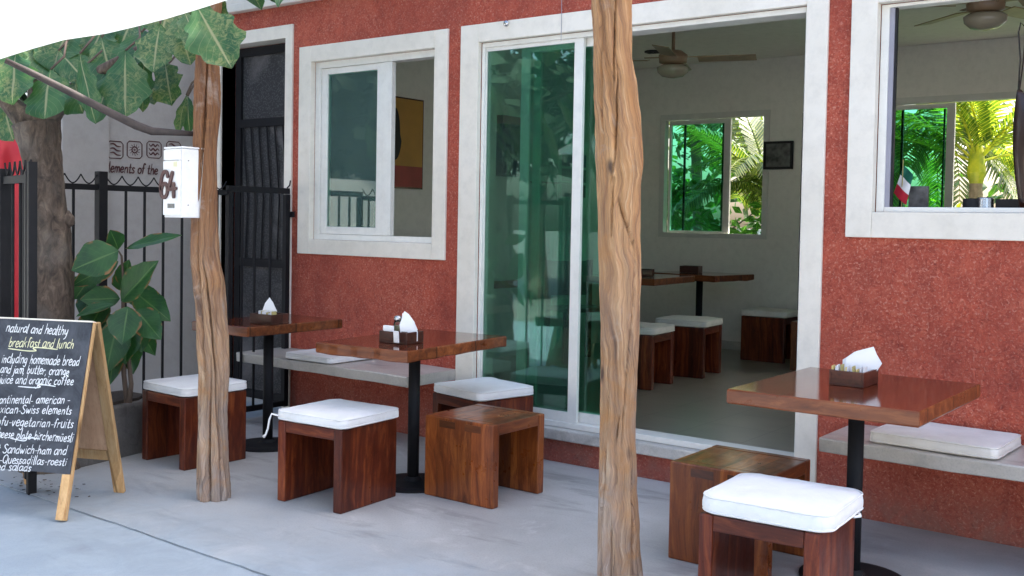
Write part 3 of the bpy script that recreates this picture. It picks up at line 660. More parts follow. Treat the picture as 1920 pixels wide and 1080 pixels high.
# stroke lettering ----------------------------------------------------------------
def smooth(pts, k=4):
    if len(pts) < 3: return pts
    P = [pts[0]]+list(pts)+[pts[-1]]; out = []
    for i in range(1, len(P)-2):
        for j in range(k):
            t = j/k; a, b, c, d = P[i-1], P[i], P[i+1], P[i+2]
            out.append(tuple(0.5*((2*b[q])+(-a[q]+c[q])*t+(2*a[q]-5*b[q]+4*c[q]-d[q])*t*t+(-a[q]+3*b[q]-3*c[q]+d[q])*t**3) for q in (0, 1)))
    out.append(pts[-1]); return out
_O = [(.33, 1), (.06, .75), (.06, .25), (.33, 0), (.62, .25), (.62, .75), (.33, 1)]
GL = {
 'a': (.8, [[(.62, .88), (.33, 1), (.06, .6), (.12, .1), (.38, .05), (.62, .4), (.66, .98)], [(.66, .98), (.66, .2), (.78, 0)]]),
 'b': (.74, [[(.08, 1.8), (.08, .05)], [(.08, .6), (.35, 1), (.65, .72), (.6, .2), (.3, 0), (.08, .15)]]),
 'c': (.68, [[(.6, .85), (.35, 1), (.06, .62), (.1, .15), (.4, 0), (.62, .16)]]),
 'd': (.78, [[(.62, .8), (.35, 1), (.06, .6), (.12, .1), (.4, .03), (.62, .35)], [(.66, 1.8), (.65, 0)]]),
 'e': (.7, [[(.08, .48), (.4, .55), (.6, .65), (.48, .97), (.25, 1), (.05, .6), (.12, .12), (.4, 0), (.64, .18)]]),
 'f': (.55, [[(.6, 1.65), (.42, 1.8), (.26, 1.5), (.22, 0)], [(.02, .95), (.5, 1.0)]]),
 'g': (.76, [[(.6, .85), (.35, 1), (.06, .6), (.12, .15), (.4, .1), (.62, .45), (.64, .95)], [(.64, .95), (.62, -.4), (.35, -.72), (.06, -.5)]]),
 'h': (.72, [[(.08, 1.8), (.08, 0)], [(.08, .6), (.35, 1), (.58, .8), (.6, 0)]]),
 'i': (.26, [[(.1, 1), (.11, 0)], [(.11, 1.42), (.14, 1.52)]]),
 'j': (.34, [[(.22, 1), (.22, -.4), (0, -.7)], [(.23, 1.42), (.26, 1.52)]]),
 'k': (.7, [[(.08, 1.8), (.08, 0)], [(.58, 1), (.1, .48)], [(.25, .6), (.62, 0)]]),
 'l': (.28, [[(.1, 1.8), (.1, .12), (.22, 0)]]),
 'm': (1.0, [[(.06, 1), (.06, 0)], [(.06, .7), (.28, 1), (.44, .8), (.45, 0)], [(.45, .7), (.68, 1), (.86, .8), (.87, 0)]]),
 'n': (.74, [[(.08, 1), (.08, 0)], [(.08, .65), (.35, 1), (.58, .8), (.6, 0)]]),
 'o': (.7, [_O]),
 'p': (.74, [[(.08, 1), (.08, -.7)], [(.08, .6), (.35, 1), (.65, .7), (.55, .15), (.3, 0), (.08, .2)]]),
 'r': (.54, [[(.08, 1), (.08, 0)], [(.08, .6), (.3, .95), (.52, .93)]]),
 's': (.58, [[(.5, .9), (.25, 1), (.08, .75), (.45, .35), (.35, .03), (.02, .1)]]),
 't': (.52, [[(.24, 1.6), (.2, .2), (.34, 0), (.5, .1)], [(0, 1), (.46, 1.03)]]),
 'u': (.74, [[(.06, 1), (.08, .25), (.3, 0), (.55, .25), (.58, 1)], [(.58, 1), (.62, 0)]]),
 'v': (.66, [[(.04, 1), (.3, 0), (.58, 1.05)]]),
 'w': (.92, [[(.04, 1), (.22, 0), (.44, .8), (.64, 0), (.86, 1)]]),
 'x': (.66, [[(.05, 1), (.6, 0)], [(.58, 1), (.04, 0)]]),
 'y': (.68, [[(.06, 1), (.1, .35), (.32, .2), (.56, .5)], [(.6, 1), (.52, -.3), (.2, -.7)]]),
 'S': (.85, [[(.72, 1.5), (.4, 1.72), (.1, 1.4), (.35, .95), (.72, .6), (.6, .1), (.25, 0), (.02, .25)]]),
 'Q': (1.0, [[(.5, 1.7), (.1, 1.3), (.08, .4), (.45, 0), (.85, .4), (.85, 1.3), (.5, 1.7)], [(.55, .45), (.98, -.12)]]),
 '-': (.5, [[(.06, .5), (.42, .52)]]), ',': (.24, [[(.12, .12), (.04, -.3)]]), ' ': (.42, []),
}
GL['\u00fc'] = (.74, GL['u'][1]+[[(.2, 1.4), (.22, 1.5)], [(.46, 1.4), (.48, 1.5)]])
def write(mb, text, P0, P1, xh, N, w, mi=0, jit=0.05, slant=0.0, lift=0.002, seed=1, up=None):
    """hand lettering from P0 to P1 (3D baseline points), x-height xh"""
    r = random.Random(seed); P0, P1, N = Vector(P0), Vector(P1), Vector(N).normalized()
    U = (P1-P0); L = U.length; U.normalize(); V = N.cross(U) if up is None else Vector(up)
    tot = sum(GL[c][0]+.12 for c in text); sx = L/tot; x = 0
    for c in text:
        wd, st = GL[c]; jy = r.uniform(-jit, jit); js = r.uniform(1-jit*1.5, 1+jit*1.5); jx = r.uniform(-jit, jit)*.5
        for s_ in st:
            pts = smooth([((x+jx+px*js+slant*py)*sx, (py*js+jy)*xh) for px, py in s_])
            mb.ribbon(pts, w, P0, U, V, N, lift, mi)
        x += wd+.12
def stroke2(mb, pts, w, O, U, V, N, mi=0, th=0.0, lift=0.002, k=6): mb.ribbon(smooth(pts, k), w, O, U, V, N, lift, mi, th)

dg = MB(); O = Vector((bx0-0.010, by0-0.002, bz0+0.095)); U, V, N = Vector((1, 0, 0)), Vector((0, 0, 1)), Vector((0, -1, 0))
stroke2(dg, [(.062, .098), (.055, .118), (.035, .122), (.014, .095), (.006, .05), (.014, .010), (.036, .000), (.056, .016), (.058, .048), (.042, .066), (.020, .058), (.012, .040)], lambda t: .017, O, U, V, N, th=0.006, k=8)
dg2 = MB()
stroke2(dg2, [(.098, .118), (.085, .082), (.070, .040)], .019, O, U, V, N, th=0.006)
stroke2(dg2, [(.068, .036), (.098, .040), (.128, .042)], .016, O, U, V, N, th=0.0064)
stroke2(dg2, [(.108, .066), (.108, .035), (.110, .002)], .018, O, U, V, N, th=0.0068)
rel(mbx, dg, 'digit', 'digit_brown'); rel(mbx, dg2, 'digit', 'digit_brown')

# ------------------------------------------------------------------ neighbour's wall with lettering
NX = -7.0
nb = thing('neighbour_building', 'plain grey neighbouring wall lettered with elements of the', 'building', (NX, -0.6, 0))
rel(nb, MB().box((NX-0.35, -0.555, -0.1), (NX-0.002, 1.6, 3.3)), 'wall', 'neighbour_paint')
rel(nb, MB().box((NX-0.45, -0.925, -0.1), (NX+0.03, -0.557, 3.3)), 'pilaster', 'neighbour_paint', bevel=0.01)
lt = MB(); a, b_ = xp(203, 322, NX), xp(296, 327, NX)
write(lt, 'elements of the', (NX, a.y-0.035, a.z), (NX, b_.y, a.z), 0.040, (1, 0, 0), 0.0105, 0, 0.03, 0.15, 0.003, 3, (0, 0, 1))
rel(nb, lt, 'lettering', 'maroon_paint')
def emblem(px, kind):
    o = MB(); c = xp(px, 281, NX); s = 0.062; U, V, N = Vector((0, 1, 0)), Vector((0, 0, 1)), Vector((1, 0, 0)); O = Vector((NX, c.y, xp(px, 281, NX).z))
    q = s*0.72; pts = [(-q, -s), (q, -s), (s, -q), (s, q), (q, s), (-q, s), (-s, q), (-s, -q), (-q, -s)]
    o.ribbon(pts, 0.0085, O, U, V, N, 0.003)
    if kind == 'sun':
        o.ribbon([(0.022*math.cos(t*math.pi/8), 0.022*math.sin(t*math.pi/8)) for t in range(17)], 0.009, O, U, V, N, 0.003)
        o.ribbon([(0.006*math.cos(t*math.pi/4), 0.006*math.sin(t*math.pi/4)) for t in range(9)], 0.006, O, U, V, N, 0.003)
        for k in range(12):
            t = k*math.pi/6; o.ribbon([(0.028*math.cos(t), 0.028*math.sin(t)), (0.043*math.cos(t+.12), 0.043*math.sin(t+.12))], 0.007, O, U, V, N, 0.0035)
    else:
        for zz in (-0.032, 0.0, 0.032):
            if kind == 'wind': p = [(-0.042, zz+.008), (-0.015, zz+.012), (0.012, zz-.004), (0.044, zz-.006)]
            else: p = [(-0.044, zz+.010), (-0.028, zz-.006), (-0.008, zz+.009), (0.010, zz-.006), (0.028, zz+.009), (0.044, zz-.004)]
            o.ribbon(smooth(p, 5), lambda t: 0.005+0.008*math.sin(math.pi*t), O, U, V, N, 0.003)
    rel(nb, o, 'emblem', 'maroon_paint')
emblem(216, 'wind'); emblem(252, 'sun'); emblem(288.5, 'water'); emblem(325, 'wind')

# red cloth hanging further along, and what stands behind it
rb = MB(); vs = []; fs = []; ca, cb_ = dp(-70, 430, 6.9), dp(46, 430, 7.1); du = (cb_-ca); du.z = 0; zt_, zb_ = dp(20, 258, 7.0).z, dp(20, 660, 7.0).z
dn_ = Vector((-du.y, du.x, 0)).normalized()
for i in range(25):
    for j in range(11):
        p = ca+du*(i/24)+dn_*0.025*math.sin(i*0.75)*(1.2-j/12); vs.append((p.x, p.y, zb_+(zt_-zb_)*j/10))
for i in range(24):
    for j in range(10): a = i*11+j; fs.append((a, a+11, a+12, a+1))
rb.add(vs, fs); o = rb.build('red_banner', 'red_cloth', smooth=True); sm = o.modifiers.new('thick', 'SOLIDIFY'); sm.thickness = 0.004
tag(o, 'bright red hanging cloth behind the black fence at far left', 'banner')

# ------------------------------------------------------------------ iron fence
FX = -5.615
fence = thing('iron_fence', 'black iron railing with pointed scallops along its top rail', 'fence', (FX, -1.4, 0))
def fpost(y, h, w=0.045):
    rel(fence, MB().box((FX-w/2, y-w/2, -0.01), (FX+w/2, y+w/2, h)), 'post', 'black_steel', bevel=0.004)
fpost(-1.452, 1.612, 0.055); fpost(-1.905, 1.60, 0.045)
def fsection(y0, y1, zr):
    rel(fence, MB().box((FX-0.012, y0, zr-0.034), (FX+0.012, y1, zr)), 'rail', 'black_steel')
    rel(fence, MB().box((FX-0.012, y0, 0.10), (FX+0.012, y1, 0.13)), 'rail', 'black_steel')
    n = max(1, round((y1-y0)/0.108)); st = (y1-y0)/n; sc = MB()
    for i in range(n):
        a = y0+i*st; pts = []
        for k in range(13):
            t = k/12; pts.append((FX, a+st*t, zr+0.004+0.052*abs(2*t-1)**1.8))
        sc.tube(pts, 0.0042, 6)
    rel(fence, sc, 'scallop', 'black_steel')
def fbars(ys, zr):
    for y in ys: rel(fence, MB().tube([(FX, y, 0.12), (FX, y, zr-0.02)], 0.0085, 8), 'bar', 'black_steel')
fsection(-1.425, -0.56, 1.535); fbars([-1.291, -1.164, -1.033, -0.898, -0.76, -0.63], 1.535)
fsection(-1.878, -1.48, 1.535); fbars([-1.752, -1.625], 1.535)
gp = dp(60, 420, 5.05); ge = dp(9, 420, 5.45)
g2 = thing('iron_gate', 'black spiked gate leaf and post at the far left before the red cloth', 'gate', (gp.x, gp.y, 0))
gd = (ge-gp); gd.z = 0; gl_ = gd.length; gd.normalize(); gn_ = Vector((-gd.y, gd.x, 0)); zt2 = xp(60, 303, gp.x).z
def gbox(u0, u1, w, z0, z1, nm):
    o_ = Vector((gp.x, gp.y, z0))+gd*u0-gn_*w/2
    return rel(g2, MB().obox(o_, gd*(u1-u0), gn_*w, (0, 0, z1-z0)), nm, 'black_steel', bevel=0.003)
gbox(-0.02, 0.02, 0.04, -0.006, zt2, 'post'); gbox(0.035, 0.07, 0.04, 0.06, zt2-0.045, 'stile'); gbox(gl_-0.02, gl_+0.03, 0.055, 0.06, zt2-0.02, 'stile')
gbox(0.07, gl_-0.02, 0.03, zt2-0.10, zt2-0.06, 'rail'); gbox(0.07, gl_-0.02, 0.03, 0.08, 0.115, 'rail')
for k_ in range(2):
    u_ = 0.07+(gl_-0.09)*(k_+1)/3; p_ = gp+gd*u_; rel(g2, MB().tube([(p_.x, p_.y, 0.10), (p_.x, p_.y, zt2-0.07)], 0.008, 8), 'bar', 'black_steel')
sc_ = MB()
for k_ in range(5):
    a_ = gp+gd*(0.02+(gl_-0.02)*k_/5); b2_ = gp+gd*(0.02+(gl_-0.02)*(k_+1)/5)
    sc_.tube([Vector((a_.x+(b2_.x-a_.x)*q_/10, a_.y+(b2_.y-a_.y)*q_/10, zt2-0.055+0.065*abs(q_/5-1)**1.8)) for q_ in range(11)], 0.005, 6)
rel(g2, sc_, 'scallop', 'black_steel')
gate = thing('iron_gate', 'black railing gate closing onto the white door frame', 'gate', (FX, -0.3, 0))
gm = MB(); gm.box((FX-0.014, -0.553, 1.525), (FX+0.014, -0.035, 1.565)); gm.box((FX-0.014, -0.515, 0.055), (FX+0.014, -0.073, 0.09)); gm.box((FX-0.018, -0.553, 0.05), (FX+0.018, -0.517, 1.523)); gm.box((FX-0.018, -0.071, 0.05), (FX+0.018, -0.035, 1.523))
rel(gate, gm, 'gate_frame', 'black_steel')
for y in (-0.43, -0.326, -0.194): rel(gate, MB().tube([(FX, y, 0.08), (FX, y, 1.53)], 0.009, 8), 'bar', 'black_steel')
rel(gate, MB().box((FX-0.01, -0.034, 1.365), (FX+0.045, -0.017, 1.405)), 'latch', 'black_steel')
rel(gate, MB().tube([(FX, -0.05, 1.566), (FX+0.01, -0.035, 1.585), (FX+0.012, -0.03, 1.62)], 0.005, 6), 'finial', 'black_steel')

# ------------------------------------------------------------------ planter, tree and shrub on the left
pf = [(-5.60, -2.02), (-5.16, -1.98), (-5.27, -1.38), (-5.36, -1.28), (-5.59, -1.30)]
def slab_poly(poly, z0, z1, sub=1):
    n = len(poly); return MB().add([(x, y, z0) for x, y in poly]+[(x, y, z1) for x, y in poly], [tuple(range(n))[::-1], tuple(range(n, 2*n))]+[(i, (i+1) % n, (i+1) % n+n, i+n) for i in range(n)])
kb = thing('planter_kerb', 'low rough dark concrete planter round the tree foot', 'planter', (-5.4, -1.7, 0))
rel(kb, slab_poly(pf, -0.01, 0.30), 'kerb', 'rough_concrete', bevel=0.02)
rel(kb, slab_poly([(x*0.9+(-5.42)*0.1, y*0.9+(-1.72)*0.1) for x, y in pf], 0.301, 0.318), 'soil', 'soil')

def leaf(mb, base, tip, width, nrm, sag=0.06, fold=0.25, shape='ob', wav=0.0, seed=0, mi=0, nu=14, nv=8):
    base, tip, nrm = Vector(base), Vector(tip), Vector(nrm); ax = tip-base; L = ax.length; ax.normalize()
    nrm = (nrm-ax*nrm.dot(ax)).normalized(); sd = ax.cross(nrm); vs = []; uvs = []; fs = []
    for i in range(nu+1):
        t = i/nu
        if shape == 'ob': h = (math.sin(math.pi*min(1, t**1.25))**0.75) if t < 1 else 0
        else: h = math.sin(math.pi*t**0.85)**0.9
        if t > 0.97: h *= 0.5
        h = max(h, 0.015)
        for j in range(nv+1):
            s = j/nv*2-1
            lob = 1+wav*math.sin(t*22+seed+s)*abs(s)**3
            p = base+ax*(L*t)+sd*(width/2*h*s*lob)
            p += nrm*(-sag*L*(t*t)+fold*width*0.5*abs(s)*h*0.6+wav*0.5*width*math.sin(t*15+seed*2)*s*s*0.5+0.02*L*noise.noise(Vector((t*3+seed, s*2, seed))))
            vs.append(p); uvs.append((t, j/nv))
    for i in range(nu):
        for j in range(nv): a = i*(nv+1)+j; fs.append((a, a+1, a+nv+2, a+nv+1))
    mb.add(vs, fs, mi, uvs)
VIEW = -_f2
tree = thing('tropical_tree', 'grey barked tree with big mottled drooping leaves by the chalkboard', 'tree', (-5.3, -1.66, 0.3))
DT = 5.62
def tpt(px, py, d=DT): return dp(px, py, d)
tk = MB(); path = [(92, 905, 62), (96, 800, 48), (99, 700, 41), (100, 600, 37), (98, 520, 36), (97, 440, 34), (90, 380, 33), (84, 330, 34), (76, 280, 37), (68, 232, 42)]
rings = []; CC = []
for k, (px, py, hw) in enumerate(path): CC.append((tpt(px, py), hw*DT/FPX))
def fine(cc, n=6):
    out = []
    for i in range(len(cc)-1):
        for j in range(n):
            t = j/n; out.append((cc[i][0].lerp(cc[i+1][0], t), cc[i][1]*(1-t)+cc[i+1][1]*t))
    return out+[cc[-1]]
def bark_tube(mb, cc, n=28, amp=0.10, seed=0.0):
    cc = fine(cc); rings = []
    prev = None
    for i, (c, r) in enumerate(cc):
        t = (cc[min(i+1, len(cc)-1)][0]-cc[max(i-1, 0)][0]).normalized()
        a = Vector((1, 0, 0)) if prev is None else prev
        a = (a-t*a.dot(t)).normalized(); prev = a; b = t.cross(a); ring = []
        for q in range(n):
            th = 2*math.pi*q/n; e = a*math.cos(th)+b*math.sin(th)
            rr = r*(1+amp*noise.noise(c*6+e*1.5+Vector((seed, 0, 0)))+amp*0.6*noise.noise(c*17+e*4))
            ring.append(c+e*rr)
        rings.append(ring)
    mb.loft(rings)
bark_tube(tk, CC)
bark_tube(tk, [(tpt(80, 265), .085), (tpt(40, 215), .060), (tpt(5, 180), .045), (tpt(-45, 140, 5.5), .035)], 18)
bark_tube(tk, [(tpt(72, 250), .07), (tpt(105, 205), .05), (tpt(150, 160, 5.6), .04), (tpt(215, 120, 5.5), .03), (tpt(300, 70, 5.4), .02), (tpt(400, 20, 5.2), .012)], 18)
bark_tube(tk, [(tpt(70, 240), .07), (tpt(75, 170), .06), (tpt(85, 90, 5.7), .045), (tpt(110, 0, 5.8), .03)], 18)
for (px, py, r) in ((128, 412, 0.035),): tk.lathe(tpt(px, py), [(0.002, -0.05), (r, -0.02), (r*0.9, 0.015), (0.004, 0.05)], 12)
rel(tree, tk, 'trunk', 'bark', smooth=True)
cr = MB()
TL = [ # base px, tip px, width px, depth
 ((215, 125), (172, 225), 62, 5.35), ((95, 130), (78, 218), 92, 5.3), ((140, 150), (150, 210), 70, 5.4), ((30, 100), (18, 190), 90, 5.35), ((110, 95), (160, 150), 60, 5.5),
 ((150, 100), (172, 228), 42, 5.2), ((235, 95), (232, 213), 84, 5.25), ((272, 95), (262, 205), 40, 5.45), ((190, 70), (210, 160), 80, 5.5), ((300, 45), (285, 130), 70, 5.2),
 ((330, 30), (355, 115), 64, 5.15), ((265, 60), (245, 120), 70, 5.4), ((365, 5), (432, 120), 96, 4.72), ((345, 20), (375, 92), 55, 5.1), ((310, 115), (318, 195), 62, 5.6),
 ((292, 150), (286, 192), 34, 5.65), ((350, 178), (330, 248), 26, 5.6), ((352, 180), (352, 246), 30, 5.7), ((60, 60), (110, 150), 100, 5.6), ((130, 50), (95, 130), 90, 5.6),
 ((200, 40), (160, 110), 90, 5.7), ((255, 25), (215, 100), 90, 5.7), ((-20, 60), (5, 170), 90, 5.5), ((20, 140), (-20, 240), 60, 5.9), ((5, 190), (20, 262), 60, 6.3), ((0, 150), (8, 255), 70, 6.5), ((410, -15), (395, 75), 60, 5.0), ((320, 0), (300, 70), 70, 5.4), ((535, -40), (519, 8), 22, 5.0)]
k = 0
for (b0, t0, wpx, d) in TL:
    k += 1; B, T = dp(b0[0], b0[1], d+0.10), dp(t0[0], t0[1], d-0.04)
    nr = VIEW+Vector((rnd.uniform(-.5, .5), rnd.uniform(-.3, .3), rnd.uniform(.0, .6)))
    leaf(cr, B, T, wpx*1.08*d/FPX, nr, 0.08, rnd.uniform(-.2, .45), 'ob', rnd.uniform(0.10, 0.22), k)
# the part of the crown above the frame
for i in range(150):
    c = Vector((-5.25+rnd.gauss(0, 0.75), -1.38+max(-.35, rnd.gauss(0, 0.35)), 2.75+abs(rnd.gauss(0, 0.45))))
    if c.z < 2.58 + 0.25*max(0, c.x+5.0): c.z += 0.35
    if c.y-(c.z-2.25)*SUN.y/SUN.z < -1.75: c.y = -1.45+(c.z-2.25)*SUN.y/SUN.z
    dr = Vector((rnd.gauss(0, 1), abs(rnd.gauss(0, 1)), -0.6)).normalized()
    leaf(cr, c, c+dr*rnd.uniform(.22, .34), rnd.uniform(.13, .2), Vector((rnd.uniform(-.5, .5), rnd.uniform(-.5, .5), 1)), 0.15, 0.3, 'ob', 0.12, i, 0, 8, 4)
for (b0, t0, wpx, d) in TL[:18]:
    B = dp(b0[0], b0[1], d+0.10); cr.tube([B, B+Vector((rnd.uniform(-.06, .06), 0.05, 0.07)), B+Vector((rnd.uniform(-.1, .1), 0.10, 0.16))], 0.006, 6, 1)
rel(tree, cr, 'crown', ['tree_leaf', 'twig'], smooth=True)

shr = thing('leafy_shrub', 'young shrub with large dark green leaves behind the chalkboard', 'shrub', (-5.25, -1.5, 0.3))
SD = 5.72
st = MB(); st.tube([dp(238, 755, SD), dp(232, 700, SD), dp(230, 600, SD), dp(232, 530, SD), dp(228, 480, SD), dp(222, 470, SD)], [.014, .013, .011, .009, .006, .004], 8)
st.tube([dp(242, 755, SD), dp(246, 720, SD), dp(240, 660, SD)], [.016, .013, .010], 8)
rel(shr, st, 'stem', 'twig', smooth=True)
sl = MB()
SL = [((236, 466), (337, 436), 36, 5.62), ((222, 470), (133, 505), 74, 5.55), ((222, 468), (208, 432), 40, 5.7), ((222, 490), (132, 535), 46, 5.75), ((228, 565), (292, 488), 62, 5.6), ((232, 540), (240, 488), 40, 5.75),
      ((225, 560), (150, 560), 52, 5.7), ((228, 545), (222, 505), 30, 5.8), ((250, 545), (318, 600), 54, 5.7), ((215, 570), (142, 590), 44, 5.62), ((240, 575), (228, 645), 64, 5.5), ((255, 580), (300, 635), 56, 5.6),
      ((222, 600), (196, 700), 70, 5.62), ((245, 600), (232, 682), 62, 5.66), ((262, 590), (265, 660), 44, 5.75), ((200, 560), (160, 625), 60, 5.8), ((205, 610), (180, 670), 50, 5.85), ((180, 545), (150, 590), 56, 5.8), ((215, 640), (205, 720), 46, 5.7), ((170, 520), (140, 560), 50, 5.85)]
SL += [((228, 610), (168, 690), 50, 5.9), ((235, 620), (250, 700), 48, 5.78), ((250, 600), (290, 665), 46, 5.85), ((215, 590), (160, 655), 58, 5.88), ((230, 520), (275, 510), 40, 5.85), ((238, 550), (300, 560), 48, 5.82), ((210, 600), (215, 690), 60, 5.72), ((195, 580), (140, 640), 52, 5.9), ((225, 630), (190, 725), 44, 5.8)]
for i, (b0, t0, wpx, d) in enumerate(SL):
    nr = VIEW+Vector((rnd.uniform(-.5, .5), rnd.uniform(-.2, .4), rnd.uniform(.2, .9)))
    leaf(sl, dp(b0[0], b0[1], d+.04), dp(t0[0], t0[1], d-.05), wpx*d/FPX, nr, 0.06, rnd.uniform(.1, .5), 'el', 0.04, i)
rel(shr, sl, 'foliage', 'plant_leaf', smooth=True)

lm = MB()
for i in range(70):
    c = Vector((-5.02+rnd.gauss(0, 0.16), -2.17+rnd.gauss(0, 0.07), 0.003+rnd.random()*0.006)); a = rnd.uniform(0, 6.28); l = rnd.uniform(.008, .028); e = Vector((math.cos(a), math.sin(a), rnd.uniform(-.1, .3)))*l; q = Vector((-math.sin(a), math.cos(a), 0))*l*rnd.uniform(.25, .5)
    lm.add([c, c+e*.5+q, c+e, c+e*.5-q], [(0, 1, 2, 3)], rnd.choice((0, 0, 1)))
tag(lm.build('leaf_litter', ['soil', 'twig']), kind='stuff')

# ------------------------------------------------------------------ awning and its bent arm
aw = thing('white_awning', 'white cloth awning stretched out over the pavement', 'awning', (-4.4, -2.6, 2.1))
edge = [(-260, 150), (-60, 122), (0, 111), (60, 92), (120, 75), (160, 69), (200, 63), (255, 50), (310, 36), (370, 18), (430, -1), (520, -30), (640, -66)]
vs = []; fs = []; ne = len(edge); nk = 9
for i, (px, py) in enumerate(edge):
    d = 4.95-0.55*i/(ne-1); e = dp(px, py, d)
    for k in range(nk):
        t = k/(nk-1); p = e+Vector((0.25*t, -1.9*t, 0.42*t-0.10*math.sin(math.pi*t)))
        vs.append(p)
for i in range(ne-1):
    for k in range(nk-1): a = i*nk+k; fs.append((a, a+nk, a+nk+1, a+1))
o = rel(aw, MB().add(vs, fs), 'cloth', 'awning', smooth=True); sm = o.modifiers.new('thick', 'SOLIDIFY'); sm.thickness = 0.002
arm = [dp(10, 113, 4.86), dp(60, 137, 4.92), dp(130, 172, 4.96), dp(200, 208, 5.0), dp(255, 235, 5.03), dp(285, 246, 5.05), dp(320, 248, 5.06), dp(364, 251, 5.08)]
rel(aw, MB().tube(arm, [.013, .016, .018, .019, .021, .020, .016, .012], 10), 'support_arm', 'dark_timber', smooth=True)

# ------------------------------------------------------------------ chalkboard
bo = Vector((-4.335, -2.405, 0)); uu = Vector((-0.915, -0.404, 0)).normalized(); vt = Vector((-0.132, 0.218, 0.860)); vv = vt.normalized(); nn = uu.cross(vv).normalized()
if nn.dot(CAM-bo) < 0: nn = -nn
Lb = vt.length; Wb = 0.56
cb = thing('chalkboard_sign', 'A-frame chalkboard lettered with a breakfast and lunch menu', 'sign', bo)
def onboard(px, py):
    d = ray(px, py); t = (bo-CAM).dot(nn)/d.dot(nn); return CAM+d*t
fr = MB(); tf = 0.02
for u0 in (0.0, Wb-0.035): fr.obox(bo+uu*u0-nn*tf, uu*0.035, vv*Lb, nn*(tf-0.004))
fr.obox(bo+uu*0.035+vv*(Lb-0.03)-nn*tf, uu*(Wb-0.07), vv*0.03, nn*(tf-0.004))
rel(cb, fr, 'front_frame', 'pine_wood', bevel=0.002)
zb = (onboard(128, 892)-bo).dot(vv)
for u0 in (0.002, Wb-0.046): rel(cb, MB().obox(bo+uu*u0-nn*0.0035, uu*0.042, vv*(zb+0.004), nn*0.012), 'foot', 'pine_wood', bevel=0.002)
rel(cb, MB().obox(bo+uu*0.008+vv*(zb+0.006)-nn*0.003, uu*(Wb-0.016), vv*(Lb-zb-0.010), nn*0.006), 'slate', 'slate')
rel(cb, MB().obox(bo+uu*0.004+vv*(Lb-0.003)-nn*tf, uu*(Wb-0.008), vv*0.007, nn*(tf+0.006)), 'top_edge', 'white_paint')
# rear frame
back0 = Vector((-4.555, -1.975, 0)); vb = (bo+vt-nn*0.03)-back0; vbn = vb.normalized(); nb_ = uu.cross(vbn).normalized(); nb_ = nb_ if nb_.dot(nn) < 0 else -nb_
rf = MB()
for u0 in (0.0, Wb-0.055): rf.obox(back0+uu*u0, uu*0.055, vb, nb_*0.022)
rf.obox(back0+uu*0.055+vbn*0.17, uu*(Wb-0.11), vbn*0.05, nb_*0.022); rf.obox(back0+uu*0.055+vbn*(vb.length-0.05), uu*(Wb-0.11), vbn*0.05, nb_*0.022)
rel(cb, rf, 'rear_frame', 'pine_wood', bevel=0.003)
rel(cb, MB().obox(back0+uu*0.055+vbn*0.221+nb_*0.008, uu*(Wb-0.11), vbn*(vb.length-0.272), nb_*0.006), 'rear_panel', 'plywood')
tx = MB(); bb = bo+nn*0.0032
LINES = [('natural and healthy', 12, 622, 127, 629, 10), ('breakfast and lunch', 17, 650, 139, 654, 10.5), ('including homemade bread', 4, 680, 150, 686, 10.5), ('and jam, butter, orange', 1, 699, 131, 704, 9.5), ('juice and organic coffee', -1, 719, 139, 722, 10),
         ('continental- american -', -7, 756, 132, 757, 9.5), ('mexican-Swiss elements', -16, 774, 136, 777, 9.5), ('tofu-vegetarian-fruits', -11, 797, 139, 803, 10.5), ('cheese plate-bircherm\u00fcesli', -10, 820, 138, 829, 10), ('hot Sandwich-ham and', -19, 848, 126, 853, 9.5), ('cheese-Quessadillas-roesti', -42, 866, 126, 873, 9), ('mixed salads', -27, 880, 60, 884, 9)]
for i, (s_, x0, y0, x1, y1, xh) in enumerate(LINES):
    a, b_ = onboard(x0, y0), onboard(x1, y1); hgt = (onboard(x0, y0-xh)-a).length
    write(tx, s_, a, b_, hgt*0.94, nn, 0.0043, 1 if i == 1 else 0, 0.07, 0.12, 0.0045, i+2)
for (pts) in ([(25, 660), (60, 663), (78, 662), (72, 658), (84, 656), (118, 658)], [(42, 730), (74, 731), (84, 729), (78, 726), (92, 725), (112, 727)], [(24, 827), (48, 831), (55, 828), (50, 825), (66, 825), (79, 826)]):
    q = [(onboard(*p)-bo) for p in pts]; tx.ribbon(smooth([(v.dot(uu), v.dot(vv)) for v in q], 4), 0.0050, bo, uu, vv, nn, 0.0045, 1 if pts[0][1] == 660 else 0)
rel(cb, tx, 'lettering', ['chalk', 'chalk_yellow'])

# ------------------------------------------------------------------ stools and cushions
def make_stool(name, label, W, D_, H, wood, th=0.05):
    """solid plank stool: two side panels at the x ends and a seat slab"""
    t = thing(name, label, 'stool')
    MB().box((-W/2, -D_/2, 0), (-W/2+th, D_/2, H)).build('side_panel', wood+'_z', t, bevel=0.006)
    MB().box((W/2-th, -D_/2, 0), (W/2, D_/2, H)).build('side_panel', wood+'_z', t, bevel=0.006)
    MB().box((-W/2+th, -D_/2+0.002, H-0.055), (W/2-th, D_/2-0.002, H-0.001)).build('seat', wood+'_x', t, bevel=0.004)
    for sx in ((-1, 1) if wood == 'amber_wood' else ()):
        for yy in (-0.09, 0.07): MB().box((sx*(W/2-0.004)-0.0052, yy-0.05, H-0.050), (sx*(W/2-0.004)+0.0052, yy+0.05, H-0.016)).build('tenon', 'tenon_wood', t)
    return t
st_r = make_stool('plank_stool', 'x', 0.41, 0.40, 0.39, 'stool_wood'); st_r['category'] = 'stool'
st_a = make_stool('plank_stool', 'x', 0.42, 0.43, 0.40, 'amber_wood'); st_a['category'] = 'stool'
SG = 'wooden plank stools'
place(st_r, False, (-3.705, -1.360, 0), R(4), 'reddish stool under the cushion with a dangling white tie', SG)
